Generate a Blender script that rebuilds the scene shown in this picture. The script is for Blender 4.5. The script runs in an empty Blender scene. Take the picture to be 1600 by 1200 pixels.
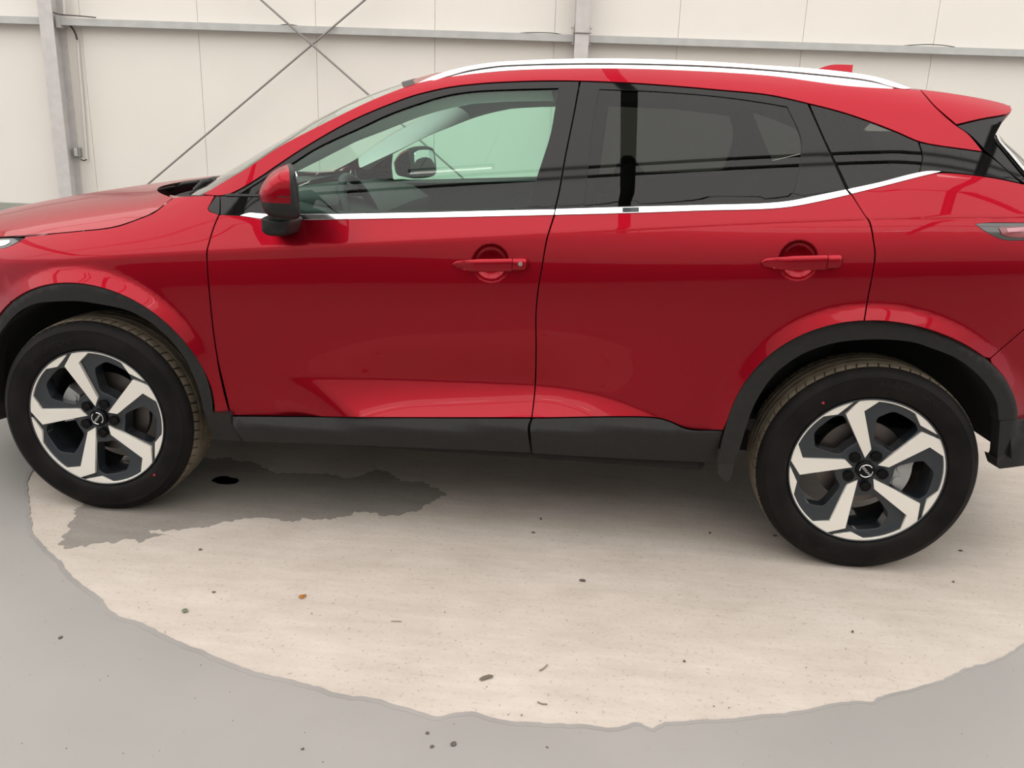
import bpy, bmesh, math, random
import numpy as np
from mathutils import Matrix, Vector
from mathutils.geometry import delaunay_2d_cdt

random.seed(7)
scene = bpy.context.scene
col = scene.collection

# ------------------------------------------------------------------ camera, light, exposure
FPX = 1381.0
CAM = np.array([1.7526, -2.8081, 1.4325])
YAW, PITCH, ROLL = -0.09545, 0.29315, 0.03425
_cy, _sy, _cp, _sp = math.cos(YAW), math.sin(YAW), math.cos(PITCH), math.sin(PITCH)
FWD = np.array([_sy * _cp, _cy * _cp, -_sp])
_r = np.array([_cy, -_sy, 0.0])
_u = np.cross(_r, FWD)
RGT = math.cos(ROLL) * _r + math.sin(ROLL) * _u
UPV = -math.sin(ROLL) * _r + math.cos(ROLL) * _u
cam_data = bpy.data.cameras.new('camera')
cam_data.sensor_width = 36.0
cam_data.lens = FPX / 1600 * 36.0
cam_data.clip_end = 200
cam = bpy.data.objects.new('camera', cam_data)
M = Matrix.Identity(4)
for i in range(3):
    M[i][0], M[i][1], M[i][2], M[i][3] = RGT[i], UPV[i], -FWD[i], CAM[i]
cam.matrix_world = M
col.objects.link(cam)
scene.camera = cam

scene.view_settings.view_transform = 'Standard'
scene.view_settings.look = 'None'
scene.view_settings.gamma = 1.0
scene.view_settings.use_curve_mapping = False
scene.view_settings.exposure = 0.0

world = bpy.data.worlds.new('overcast_sky')
scene.world = world
world.use_nodes = True
bg = world.node_tree.nodes['Background']
bg.inputs[0].default_value = (0.93, 0.96, 1.0, 1)
bg.inputs[1].default_value = 1.0

ROOF_GLOW = 2.24      # daylight through the translucent hall roof
LAMP_GLOW = 12.0


# ------------------------------------------------------------------ pixel -> world
def ray(x, y):
    return FWD * FPX + RGT * (x - 800) - UPV * (y - 600)


def at_y(x, y, Y):
    d = ray(x, y)
    return CAM + d * (Y - CAM[1]) / d[1]


def at_z(x, y, Z=0.0):
    d = ray(x, y)
    return CAM + d * (Z - CAM[2]) / d[2]


# ------------------------------------------------------------------ materials
ALBEDO = 0.74       # overall reflectance of the painted and concrete surfaces
GLASS_IOR = 1.40


def mat(name, color, rough=0.5, metal=0.0, coat=0.0, spec=0.5, coat_rough=0.03, emit=None, emit_s=0.0):
    m = bpy.data.materials.new(name)
    m.use_nodes = True
    b = m.node_tree.nodes['Principled BSDF']
    if metal < 0.88 and not emit:
        color = tuple(c * ALBEDO for c in color)
    b.inputs['Base Color'].default_value = (*color, 1)
    b.inputs['Roughness'].default_value = rough
    b.inputs['Metallic'].default_value = metal
    b.inputs['Coat Weight'].default_value = coat
    b.inputs['Coat Roughness'].default_value = coat_rough
    b.inputs['Specular IOR Level'].default_value = spec
    if emit:
        b.inputs['Emission Color'].default_value = (*emit, 1)
        b.inputs['Emission Strength'].default_value = emit_s
    return m


def noise_color(m, c1, c2, scale=8.0, detail=6.0, lo=0.35, hi=0.65, bump=0.0, bump_scale=None, stretch=None):
    nt = m.node_tree
    b = nt.nodes['Principled BSDF']
    tc = nt.nodes.new('ShaderNodeTexCoord')
    mp = nt.nodes.new('ShaderNodeMapping')
    if stretch:
        mp.inputs['Scale'].default_value = stretch
    nt.links.new(tc.outputs['Object'], mp.inputs[0])
    n = nt.nodes.new('ShaderNodeTexNoise')
    n.inputs['Scale'].default_value = scale
    n.inputs['Detail'].default_value = detail
    nt.links.new(mp.outputs[0], n.inputs['Vector'])
    r = nt.nodes.new('ShaderNodeValToRGB')
    r.color_ramp.elements[0].position = lo
    r.color_ramp.elements[1].position = hi
    r.color_ramp.elements[0].color = (*(c * ALBEDO for c in c1), 1)
    r.color_ramp.elements[1].color = (*(c * ALBEDO for c in c2), 1)
    nt.links.new(n.outputs['Fac'], r.inputs[0])
    nt.links.new(r.outputs[0], b.inputs['Base Color'])
    if bump:
        n2 = nt.nodes.new('ShaderNodeTexNoise')
        n2.inputs['Scale'].default_value = bump_scale or scale * 6
        n2.inputs['Detail'].default_value = 5
        nt.links.new(mp.outputs[0], n2.inputs['Vector'])
        bp = nt.nodes.new('ShaderNodeBump')
        bp.inputs['Strength'].default_value = bump
        bp.inputs['Distance'].default_value = 0.002
        nt.links.new(n2.outputs['Fac'], bp.inputs['Height'])
        nt.links.new(bp.outputs[0], b.inputs['Normal'])
    return m, r


def glass_mat(name, tint, gain=1.0):
    m = bpy.data.materials.new(name)
    m.use_nodes = True
    nt = m.node_tree
    nt.nodes.clear()
    out = nt.nodes.new('ShaderNodeOutputMaterial')
    mix = nt.nodes.new('ShaderNodeMixShader')
    tr = nt.nodes.new('ShaderNodeBsdfTransparent')
    tr.inputs[0].default_value = (*tint, 1)
    gl = nt.nodes.new('ShaderNodeBsdfGlossy')
    gl.inputs['Color'].default_value = (gain, gain, gain, 1)
    gl.inputs['Roughness'].default_value = 0.0
    fr = nt.nodes.new('ShaderNodeFresnel')
    ge = nt.nodes.new('ShaderNodeNewGeometry')
    io = nt.nodes.new('ShaderNodeMath')          # same reflection from both sides of a thin pane
    io.operation = 'MULTIPLY_ADD'
    io.inputs[1].default_value = 1 / GLASS_IOR - GLASS_IOR
    io.inputs[2].default_value = GLASS_IOR
    nt.links.new(ge.outputs['Backfacing'], io.inputs[0])
    nt.links.new(io.outputs[0], fr.inputs['IOR'])
    nt.links.new(fr.outputs[0], mix.inputs[0])
    nt.links.new(tr.outputs[0], mix.inputs[1])
    nt.links.new(gl.outputs[0], mix.inputs[2])
    nt.links.new(mix.outputs[0], out.inputs[0])
    return m


PAINT = mat('red_paint', (0.385, 0.0045, 0.017), rough=0.36, metal=0.85, coat=0.44, coat_rough=0.012, spec=0.0)
BLACK_GLOSS = mat('black_gloss', (0.006, 0.006, 0.006), rough=0.04, spec=0.33)
PLASTIC = mat('grey_black_plastic', (0.022, 0.021, 0.020), rough=0.5, spec=0.30)
noise_color(PLASTIC, (0.0155, 0.0148, 0.0142), (0.020, 0.0192, 0.0183), scale=60, bump=0.15, bump_scale=900)
LINER = mat('wheel_liner', (0.006, 0.006, 0.006), rough=0.9)
SHELL = mat('dark_shell', (0.004, 0.002, 0.002), rough=0.8)
CHROME = mat('bright_chrome', (0.86, 0.86, 0.87), rough=0.12, metal=1.0)
RAIL = mat('satin_aluminium', (0.92, 0.92, 0.93), rough=0.28, metal=0.9)
RUBBER = mat('rubber_seal', (0.01, 0.009, 0.009), rough=0.6)
TYRE = mat('tyre_rubber', (0.018, 0.016, 0.016), rough=0.6, spec=0.13)
noise_color(TYRE, (0.006, 0.0053, 0.0053), (0.013, 0.011, 0.0105), scale=9, bump=0.1, bump_scale=300)
TREAD = mat('tread_rubber', (0.05, 0.042, 0.034), rough=0.85, spec=0.2)
noise_color(TREAD, (0.15, 0.122, 0.088), (0.23, 0.19, 0.138), scale=20)
RIMGREY = mat('rim_dark_grey', (0.026, 0.033, 0.042), rough=0.38, metal=0.3, coat=0.5)
MACHINED = mat('rim_machined', (1.10, 1.06, 0.98), rough=0.5, metal=0.45)
NUTS = mat('nut_black', (0.004, 0.004, 0.0045), rough=0.35, spec=0.15)
LOGO = mat('logo_silver', (0.75, 0.76, 0.78), rough=0.25, metal=0.9)
DISC = mat('brake_iron', (0.16, 0.14, 0.13), rough=0.4, metal=0.9)
CALIPER = mat('caliper_silver', (0.55, 0.56, 0.56), rough=0.45, metal=0.7)
TRIMGREY = mat('interior_grey', (0.62, 0.62, 0.60), rough=0.8)
TRIMDARK = mat('interior_dark', (0.022, 0.023, 0.024), rough=0.65)
SEATM = mat('seat_cloth', (0.03, 0.03, 0.031), rough=0.9)
GLASS_F = glass_mat('green_glass', (0.66, 0.90, 0.795), 1.0)
GLASS_W = glass_mat('windscreen_glass', (0.78, 0.90, 0.84), 1.0)
GLASS_R = glass_mat('privacy_glass', (0.17, 0.185, 0.17), 1.0)
MIRRORM = mat('mirror_silver', (0.9, 0.92, 0.93), rough=0.0, metal=1.0)
LAMPLENS = mat('lamp_lens_dark', (0.012, 0.011, 0.012), rough=0.1, coat=1.0)
LAMPRED = mat('lamp_red', (0.25, 0.02, 0.03), rough=0.15, coat=1.0)
LAMPWHITE = mat('lamp_white', (0.9, 0.93, 0.95), rough=0.2)
REDDOT = mat('red_paint_dot', (0.45, 0.02, 0.04), rough=0.7)


# ------------------------------------------------------------------ object helpers
def link(o, parent=None):
    col.objects.link(o)
    if parent is not None:
        o.parent = parent
    return o


def mesh_obj(name, verts, faces, material, parent=None, smooth=True, normals=None):
    me = bpy.data.meshes.new(name)
    me.from_pydata([tuple(map(float, v)) for v in verts], [], [tuple(map(int, f)) for f in faces])
    mats = material if isinstance(material, (list, tuple)) else [material]
    for m_ in mats:
        me.materials.append(m_)
    if smooth:
        me.polygons.foreach_set('use_smooth', [True] * len(me.polygons))
    me.update()
    if normals is not None:
        me.normals_split_custom_set_from_vertices([tuple(map(float, n)) for n in normals])
    return link(bpy.data.objects.new(name, me), parent)


def bm_obj(name, bm, material, parent=None, smooth=False, angle=None):
    bmesh.ops.recalc_face_normals(bm, faces=bm.faces)
    me = bpy.data.meshes.new(name)
    bm.to_mesh(me)
    bm.free()
    mats = material if isinstance(material, (list, tuple)) else [material]
    for m_ in mats:
        me.materials.append(m_)
    if smooth:
        me.polygons.foreach_set('use_smooth', [True] * len(me.polygons))
        if angle:
            me.set_sharp_from_angle(angle=math.radians(angle))
    return link(bpy.data.objects.new(name, me), parent)


def empty(name, loc=(0, 0, 0), parent=None):
    o = bpy.data.objects.new(name, None)
    o.location = loc
    o.empty_display_size = 0.1
    return link(o, parent)


def tag(o, label=None, cat=None, group=None, kind=None):
    if label:
        o['label'] = label
    if cat:
        o['category'] = cat
    if group:
        o['group'] = group
    if kind:
        o['kind'] = kind
    return o


def bm_box(bm, lo, hi, mtx=None, bevel=0.0):
    c = [(a + b) / 2 for a, b in zip(lo, hi)]
    s = [abs(b - a) for a, b in zip(lo, hi)]
    r = bmesh.ops.create_cube(bm, size=1.0, matrix=Matrix.Translation(c) @ Matrix.Diagonal((*s, 1)))
    vs = r['verts']
    if bevel:
        es = list({e for v in vs for e in v.link_edges})
        rb = bmesh.ops.bevel(bm, geom=es, offset=bevel, segments=2, affect='EDGES', profile=0.5)
        vs = list({v for f in rb['faces'] for v in f.verts} | {v for v in vs if v.is_valid})
    if mtx is not None:
        bmesh.ops.transform(bm, matrix=mtx, verts=vs)
    return vs


def tube(bm, pts, rad, n=8, cap=True):
    pts = [Vector(p) for p in pts]
    rads = rad if isinstance(rad, (list, tuple)) else [rad] * len(pts)
    rings = []
    for i, p in enumerate(pts):
        t = (pts[min(i + 1, len(pts) - 1)] - pts[max(i - 1, 0)]).normalized()
        a = t.cross(Vector((0, 0, 1)))
        if a.length < 1e-3:
            a = t.cross(Vector((0, 1, 0)))
        a.normalize()
        b = t.cross(a)
        rings.append([bm.verts.new(p + (a * math.cos(k * 2 * math.pi / n) + b * math.sin(k * 2 * math.pi / n)) * rads[i]) for k in range(n)])
    for i in range(len(rings) - 1):
        for k in range(n):
            bm.faces.new((rings[i][k], rings[i][(k + 1) % n], rings[i + 1][(k + 1) % n], rings[i + 1][k]))
    if cap:
        bm.faces.new(rings[0][::-1])
        bm.faces.new(rings[-1])


def spline(pts, step, closed=True, corner=32.0):
    """smooth outline through the points; turns sharper than `corner` degrees stay corners"""
    P = np.array(pts, float)
    n = len(P)
    out = []
    cosc = math.cos(math.radians(corner))

    def is_corner(i):
        if not closed and i in (0, n - 1):
            return True
        a, b, c = P[(i - 1) % n], P[i], P[(i + 1) % n]
        u, v = b - a, c - b
        lu, lv = np.linalg.norm(u), np.linalg.norm(v)
        return (u @ v) / (lu * lv + 1e-12) < cosc
    cor = [is_corner(i) for i in range(n)]
    for i in range(n if closed else n - 1):
        p1, p2 = P[i], P[(i + 1) % n]
        p0 = P[(i - 1) % n] if not cor[i] else 2 * p1 - p2
        p3 = P[(i + 2) % n] if not cor[(i + 1) % n] else 2 * p2 - p1
        d = np.linalg.norm(p2 - p1)
        k = max(1, int(math.ceil(d / step)))
        t0 = 0
        t1 = max(np.linalg.norm(p1 - p0), 1e-6) ** 0.5
        t2 = t1 + max(d, 1e-6) ** 0.5
        t3 = t2 + max(np.linalg.norm(p3 - p2), 1e-6) ** 0.5
        for j in range(k):
            t = t1 + (t2 - t1) * j / k
            A1 = (t1 - t) / (t1 - t0) * p0 + (t - t0) / (t1 - t0) * p1
            A2 = (t2 - t) / (t2 - t1) * p1 + (t - t1) / (t2 - t1) * p2
            A3 = (t3 - t) / (t3 - t2) * p2 + (t - t2) / (t3 - t2) * p3
            B1 = (t2 - t) / (t2 - t0) * A1 + (t - t0) / (t2 - t0) * A2
            B2 = (t3 - t) / (t3 - t1) * A2 + (t - t1) / (t3 - t1) * A3
            out.append((t2 - t) / (t2 - t1) * B1 + (t - t1) / (t2 - t1) * B2)
    if not closed:
        out.append(P[-1])
    return np.array(out)


def inside(poly, pts):
    x, y = pts[:, 0], pts[:, 1]
    c = np.zeros(len(pts), bool)
    n = len(poly)
    j = n - 1
    for i in range(n):
        xi, yi, xj, yj = poly[i, 0], poly[i, 1], poly[j, 0], poly[j, 1]
        if yi != yj:
            c ^= ((yi > y) != (yj > y)) & (x < (xj - xi) * (y - yi) / (yj - yi) + xi)
        j = i
    return c


def seg_dist(poly, pts, closed=True):
    d = np.full(len(pts), 1e9)
    n = len(poly)
    for i in range(n if closed else n - 1):
        a, b = poly[i], poly[(i + 1) % n]
        ab = b - a
        L = ab @ ab + 1e-15
        t = np.clip(((pts - a) @ ab) / L, 0, 1)
        q = a + t[:, None] * ab
        d = np.minimum(d, np.hypot(pts[:, 0] - q[:, 0], pts[:, 1] - q[:, 1]))
    return d


def smooth01(t):
    t = np.clip(t, 0, 1)
    return t * t * (3 - 2 * t)


def softplus(t, w):
    return 0.5 * (t + np.sqrt(t * t + w * w))


# ------------------------------------------------------------------ the side skin of the car: y = S(x, z)
WB = 2.665          # wheelbase
HUB = 0.354
YC = 0.90           # car centre line
TYR = 0.361
RIM = 0.2515

_cx = np.array([(0.161, 0.94), (0.456, 0.973), (0.655, 0.994), (1.257, 1.043), (1.557, 1.077), (1.869, 1.11), (2.261, 1.147), (2.566, 1.168), (2.864, 1.181), (-0.5, .855), (3.3, 1.19)])
CRP = np.polyfit(_cx[:, 0], _cx[:, 1], 4)
_rx = np.array([(0.10, 1.12), (0.30, 1.215), (0.45, 1.305), (0.612, 1.39), (0.743, 1.445), (0.90, 1.49), (1.098, 1.529), (1.314, 1.568), (1.5, 1.585), (1.685, 1.594), (1.945, 1.595), (2.252, 1.586), (2.507, 1.565), (2.75, 1.545), (3.05, 1.50)])
RFP = np.polyfit(_rx[:, 0], _rx[:, 1], 5)

_kn = [(-0.95, 0.04), (-0.62, 0.0), (-0.46, -0.12), (-0.38, -0.16), (-0.18, 0.0), (-0.10, 0.06), (-0.007, 0.15), (0.013, 0.40), (0.085, 0.40), (0.115, 0.49), (0.50, 0.57), (0.62, 0.75), (0.80, 0.9)]
_ss = np.arange(-0.95, 0.80, 0.0005)
_mm = np.interp(_ss, [k[0] for k in _kn], [k[1] for k in _kn])
_tt = np.concatenate([[0], np.cumsum((_mm[1:] + _mm[:-1]) / 2 * 0.0005)])
_tt -= np.interp(0.0, _ss, _tt)

_wx = np.array([(-1, .55), (0.3, .553), (0.588, 0.556), (1.041, 0.562), (1.4, 0.568), (1.546, 0.569), (1.65, .567), (1.761, 0.556), (1.85, .538), (1.935, 0.512), (2.045, 0.463), (2.13, .42), (2.5, .2), (4, 0)])
WGP = None

ARCH_F = []     # outline of the red body at the wheel arches, filled in below
ARCH_R = []
ARCHFIT = []    # (hub x, polynomial radius over angle from the top)
HANDLES = []    # (x, z, radius) of the scooped cups behind the door handles


_mx = np.interp(_ss, [-0.62, -0.48, -0.38, -0.20], [0.0, -0.24, -0.24, 0.0])
_tx = np.concatenate([[0], np.cumsum((_mx[1:] + _mx[:-1]) / 2 * 0.0005)])
_tx -= np.interp(0.0, _ss, _tx)


def S0(x, z):
    x = np.asarray(x, float)
    z = np.asarray(z, float)
    s = z - np.polyval(CRP, np.clip(x, -0.6, 3.3))
    y = np.interp(s, _ss, _tt)
    f = smooth01((0.62 - x) / 0.6)
    y = y + f * 2.5 * np.clip(s - 0.01, 0, 0.3) ** 2
    zr = np.polyval(RFP, np.clip(x, 0.1, 3.0))
    y = y + 6.0 * np.clip(z - (zr - 0.058), 0, 0.2) ** 2
    y = y + 0.012 * ((x - 1.33) / 1.33) ** 2 - 0.010
    y = y + 0.24 * np.clip(0.15 - x, 0, None) ** 2 + 0.22 * np.clip(x - 2.62, 0, None) ** 2 + 4.0 * np.clip(x - 3.14, 0, 0.14) ** 2
    win = smooth01((x - 0.60) / 0.55) * smooth01((2.02 - x) / 0.50)
    y = y + win * np.interp(s, _ss, _tx)
    sl_ = np.clip(s, -0.17, 0)
    y = y + 0.24 * smooth01((x - 0.9) / 1.7) * (sl_ + sl_ * sl_ / 0.34)
    zw = np.interp(x, _wx[:, 0], _wx[:, 1])
    bl = smooth01((x - (0.47 + 1.3 * np.clip(0.56 - z, 0, 1))) / 0.34)
    y = y - (0.38 + 0.27 * win) * bl * softplus(zw - z, 0.006) * (z < 0.70)
    return y


def S(x, z):
    x = np.asarray(x, float)
    z = np.asarray(z, float)
    y = S0(x, z)
    sh = x.shape
    P = np.stack([x.ravel(), z.ravel()], -1)
    for cx, pf in ARCHFIT:
        a = np.arctan2(x - cx, np.maximum(z, 0.30) - HUB)
        d = np.hypot(x - cx, z - HUB) - np.polyval(pf, np.clip(np.abs(a) if cx == 0 else a, -1.75, 1.75))
        y = y - 0.50 * softplus(0.046 - d, 0.008) * (d > -0.2) * (d < 0.3)
    for (hx, hz, R) in HANDLES:
        d = np.hypot(x - hx, z - hz) / R
        y = y + 0.032 * np.clip(1 - d * d, 0, 1) ** 0.55
    return y


def px_xz(pts, F=S0, it=40):
    """pixels of the photograph -> (x, z) where the sight line meets the surface y = F(x, z)"""
    pts = np.array(pts, float)
    y = np.zeros(len(pts))
    D = FWD * FPX + RGT * (pts[:, :1] - 800) - UPV * (pts[:, 1:2] - 600)
    for _ in range(it):
        Q = CAM + D * ((y - CAM[1]) / D[:, 1])[:, None]
        y = 0.3 * y + 0.7 * F(Q[:, 0], Q[:, 2])
    Q = CAM + D * ((y - CAM[1]) / D[:, 1])[:, None]
    return Q[:, [0, 2]]


def cdt(outline, holes=(), grid=0.02, extra=None, clear=0.45):
    loops = [np.array(outline)] + [np.array(h) for h in holes]
    pts, edges = [], []
    for L in loops:
        b = len(pts)
        pts += [tuple(p) for p in L]
        edges += [(b + i, b + (i + 1) % len(L)) for i in range(len(L))]
    lo, hi = loops[0].min(0), loops[0].max(0)
    gx = np.arange(lo[0], hi[0] + grid, grid)
    gy = np.arange(lo[1], hi[1] + grid, grid * 0.866)
    G = []
    for k, yv in enumerate(gy):
        G.append(np.stack([gx + (grid / 2 if k % 2 else 0), np.full(len(gx), yv)], -1))
    G = np.concatenate(G)
    G = G + (np.random.RandomState(3).rand(*G.shape) - 0.5) * grid * 0.02
    if extra is not None and len(extra):
        d = np.full(len(G), 1e9)
        for e in extra:
            d = np.minimum(d, (G[:, 0] - e[0]) ** 2 + (G[:, 1] - e[1]) ** 2)
        d = np.sqrt(d)
        G = np.concatenate([G[d > grid * 0.35], extra])
    k = inside(loops[0], G)
    for h in loops[1:]:
        k &= ~inside(h, G)
    G = G[k]
    if len(G):
        d = np.full(len(G), 1e9)
        for L in loops:
            d = np.minimum(d, seg_dist(L, G))
        G = G[d > grid * clear]
    allp = [Vector((float(a), float(b))) for a, b in pts] + [Vector((float(a), float(b))) for a, b in G]
    v, e, f, _, _, _ = delaunay_2d_cdt(allp, edges, [], 0, 1e-6)
    V = np.array([tuple(q) for q in v])
    T = np.array([t for t in f if len(t) == 3])
    c = V[T].mean(1)
    k = inside(loops[0], c)
    for h in loops[1:]:
        k &= ~inside(h, c)
    return V, T[k]


def boundary_edges(T):
    cnt = {}
    for t in T:
        for i in range(3):
            a, b = t[i], t[(i + 1) % 3]
            cnt[(a, b)] = 1
    return [(a, b) for (a, b) in cnt if (b, a) not in cnt]


def grad_normals(F, V, h=0.0015):
    x, z = V[:, 0], V[:, 1]
    gx = (F(x + h, z) - F(x - h, z)) / (2 * h)
    gz = (F(x, z + h) - F(x, z - h)) / (2 * h)
    n = np.stack([gx, -np.ones_like(gx), gz], -1)
    return n / np.linalg.norm(n, axis=1)[:, None]


def sheet(name, xz, F, material, parent, far=False, holes=(), grid=0.02, depth=0.014, extra=None, roll=0.0011):
    """one body panel: the outline filled on the surface y = F(x, z), its edge turned in by `depth`"""
    V, T = cdt(xz, holes, grid, extra)
    y = F(V[:, 0], V[:, 1])
    N = grad_normals(F, V)
    # counter-clockwise in (x, z) seen from -y gives a normal towards -y
    a, b, c = V[T[:, 0]], V[T[:, 1]], V[T[:, 2]]
    ar = (b[:, 0] - a[:, 0]) * (c[:, 1] - a[:, 1]) - (b[:, 1] - a[:, 1]) * (c[:, 0] - a[:, 0])
    T = T[np.abs(ar) > 1e-10]
    ar = ar[np.abs(ar) > 1e-10]
    T = np.where((ar > 0)[:, None], T, T[:, ::-1])
    P = np.stack([V[:, 0], y, V[:, 1]], -1)
    faces = [tuple(t) for t in T]
    nv = len(P)
    be = boundary_edges(T)
    bv = sorted({a for e in be for a in e})
    idx = {v: i for i, v in enumerate(bv)}
    on = np.zeros((len(bv), 3))
    for (a_, b_) in be:
        t = P[b_] - P[a_]
        o = np.cross(t, N[a_])
        o /= np.linalg.norm(o) + 1e-12
        on[idx[a_]] += o
        on[idx[b_]] += o
    on /= np.linalg.norm(on, axis=1)[:, None] + 1e-12
    bvn = np.array(bv)
    mid = N[bvn] + on
    mid /= np.linalg.norm(mid, axis=1)[:, None]
    r1 = P[bvn] + on * roll * 0.7 - N[bvn] * roll * 0.3
    r2 = P[bvn] + on * roll - N[bvn] * roll
    r3 = P[bvn] + on * roll - N[bvn] * depth
    nb = len(bv)
    PP = np.concatenate([P, r1, r2, r3])
    NN = np.concatenate([N, mid, on, on])
    for (a_, b_) in be:
        i, j = idx[a_], idx[b_]
        faces.append((b_, a_, nv + i, nv + j))
        faces.append((nv + j, nv + i, nv + nb + i, nv + nb + j))
        faces.append((nv + nb + j, nv + nb + i, nv + 2 * nb + i, nv + 2 * nb + j))
    if far:
        PP[:, 1] = 2 * YC - PP[:, 1]
        NN[:, 1] = -NN[:, 1]
        faces = [f[::-1] for f in faces]
    return mesh_obj(name, PP, faces, material, parent, normals=NN)


def both(name, xz, F, material, parents, **kw):
    """near and far side"""
    r = []
    for k, p in enumerate(parents):
        if p is False:
            r.append(None)
            continue
        kk = dict(kw)
        if k:
            kk['grid'] = max(kw.get('grid', 0.02), 0.04)
            kk['extra'] = None
        r.append(sheet(name, xz, F, material, p, far=bool(k), **kk))
    return r


def off(d, F=S0):
    return lambda x, z: F(x, z) + d

# ================================================================== THE HALL
WD = np.array([0.9968, 0.0800, 0.0])      # along the back wall
WN = np.array([-0.0800, 0.9968, 0.0])     # away from the camera
W0 = 5.0
WALLROT = math.atan2(WD[1], WD[0])


def wall(u, w, z):
    """u along the wall, w metres in front of it, z up"""
    return WD * u + WN * (W0 - w) + np.array([0, 0, z])


WALLM = Matrix.Translation(Vector(WN * W0)) @ Matrix.Rotation(WALLROT, 4, 'Z')   # local: x = u, y = -w


def at_wall(x, y, w=0.0):
    d = ray(x, y)
    t = (W0 - w - CAM @ WN) / (d @ WN)
    q = CAM + d * t
    return q @ WD, q[2]


WALLPAINT = mat('cream_wall_panel', (0.86, 0.82, 0.76), rough=0.5)
noise_color(WALLPAINT, (0.935, 0.89, 0.825), (0.96, 0.915, 0.85), scale=1.2, detail=3)
WALLBACK = mat('panel_joint', (0.86, 0.82, 0.76), rough=0.8)
PLINTH = mat('plinth_concrete', (0.42, 0.43, 0.38), rough=0.8)
noise_color(PLINTH, (0.38, 0.39, 0.345), (0.46, 0.47, 0.42), scale=3)
STEEL = mat('galvanised_steel', (0.60, 0.585, 0.57), rough=0.5, metal=0.0)
noise_color(STEEL, (0.63, 0.605, 0.59), (0.70, 0.675, 0.66), scale=14)
PURLIN = mat('purlin_steel', (0.56, 0.565, 0.55), rough=0.45, metal=0.0)
noise_color(PURLIN, (0.53, 0.54, 0.525), (0.60, 0.60, 0.585), scale=10)
RODM = mat('brace_rod_steel', (0.30, 0.285, 0.27), rough=0.5, metal=0.5)
ROOFSTEEL = mat('roof_steel', (0.10, 0.10, 0.10), rough=0.6)
ROOFSKIN = mat('translucent_roof', (0.8, 0.8, 0.8), rough=0.9, emit=(1.0, 0.975, 0.945), emit_s=ROOF_GLOW)
DARKREFL = mat('dark_for_reflection', (0.045, 0.045, 0.047), rough=0.7)
PVC = mat('white_conduit', (0.80, 0.77, 0.72), rough=0.4)
BOXGREY = mat('junction_box_grey', (0.33, 0.34, 0.34), rough=0.5)
CABLE = mat('black_cable', (0.03, 0.028, 0.026), rough=0.6)
LAMPBODY = mat('lamp_tube', (0.9, 0.9, 0.9), rough=0.4, emit=(1.0, 0.97, 0.92), emit_s=LAMP_GLOW)
CEIL_Z = 5.4
FRONT_W = 13.6

# ---- floor
CONC = mat('bare_concrete', (0.66, 0.55, 0.45), rough=0.85)


def concrete_nodes(m, a, b, c):
    nt = m.node_tree
    bs = nt.nodes['Principled BSDF']
    tc = nt.nodes.new('ShaderNodeTexCoord')

    def noise(scale, detail, stretch, rough=0.6):
        mp = nt.nodes.new('ShaderNodeMapping')
        mp.inputs['Scale'].default_value = stretch
        mp.inputs['Rotation'].default_value = (0, 0, 0.06)
        nt.links.new(tc.outputs['Object'], mp.inputs[0])
        n = nt.nodes.new('ShaderNodeTexNoise')
        n.inputs['Scale'].default_value = scale
        n.inputs['Detail'].default_value = detail
        n.inputs['Roughness'].default_value = rough
        nt.links.new(mp.outputs[0], n.inputs['Vector'])
        return n
    n1 = noise(3.4, 9, (1, 1.5, 1), 0.68)
    n2 = noise(9.0, 8, (0.35, 2.2, 1), 0.7)
    n3 = noise(70.0, 4, (1, 1, 1), 0.7)
    r = nt.nodes.new('ShaderNodeValToRGB')
    r.color_ramp.elements[0].position = 0.30
    a, b, c = [tuple(v * ALBEDO for v in q) for q in (a, b, c)]
    r.color_ramp.elements[0].color = (*a, 1)
    r.color_ramp.elements[1].position = 0.66
    r.color_ramp.elements[1].color = (*c, 1)
    e = r.color_ramp.elements.new(0.5)
    e.color = (*b, 1)
    mx = nt.nodes.new('ShaderNodeMath')
    mx.operation = 'MULTIPLY_ADD'
    mx.inputs[1].default_value = 0.42
    nt.links.new(n2.outputs['Fac'], mx.inputs[0])
    ms = nt.nodes.new('ShaderNodeMath')
    ms.operation = 'MULTIPLY'
    ms.inputs[1].default_value = 0.58
    nt.links.new(n1.outputs['Fac'], ms.inputs[0])
    nt.links.new(ms.outputs[0], mx.inputs[2])
    nt.links.new(mx.outputs[0], r.inputs[0])
    r3 = nt.nodes.new('ShaderNodeValToRGB')
    r3.color_ramp.elements[0].position = 0.30
    r3.color_ramp.elements[0].color = (0.66, 0.64, 0.62, 1)
    r3.color_ramp.elements[1].position = 0.42
    r3.color_ramp.elements[1].color = (1, 1, 1, 1)
    nt.links.new(n3.outputs['Fac'], r3.inputs[0])
    mu = nt.nodes.new('ShaderNodeMix')
    mu.data_type = 'RGBA'
    mu.blend_type = 'MULTIPLY'
    mu.inputs['Factor'].default_value = 1.0
    nt.links.new(r.outputs[0], mu.inputs['A'])
    nt.links.new(r3.outputs[0], mu.inputs['B'])
    nt.links.new(mu.outputs['Result'], bs.inputs['Base Color'])
    bp = nt.nodes.new('ShaderNodeBump')
    bp.inputs['Strength'].default_value = 0.45
    bp.inputs['Distance'].default_value = 0.004
    nt.links.new(n2.outputs['Fac'], bp.inputs['Height'])
    nt.links.new(bp.outputs[0], bs.inputs['Normal'])


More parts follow.
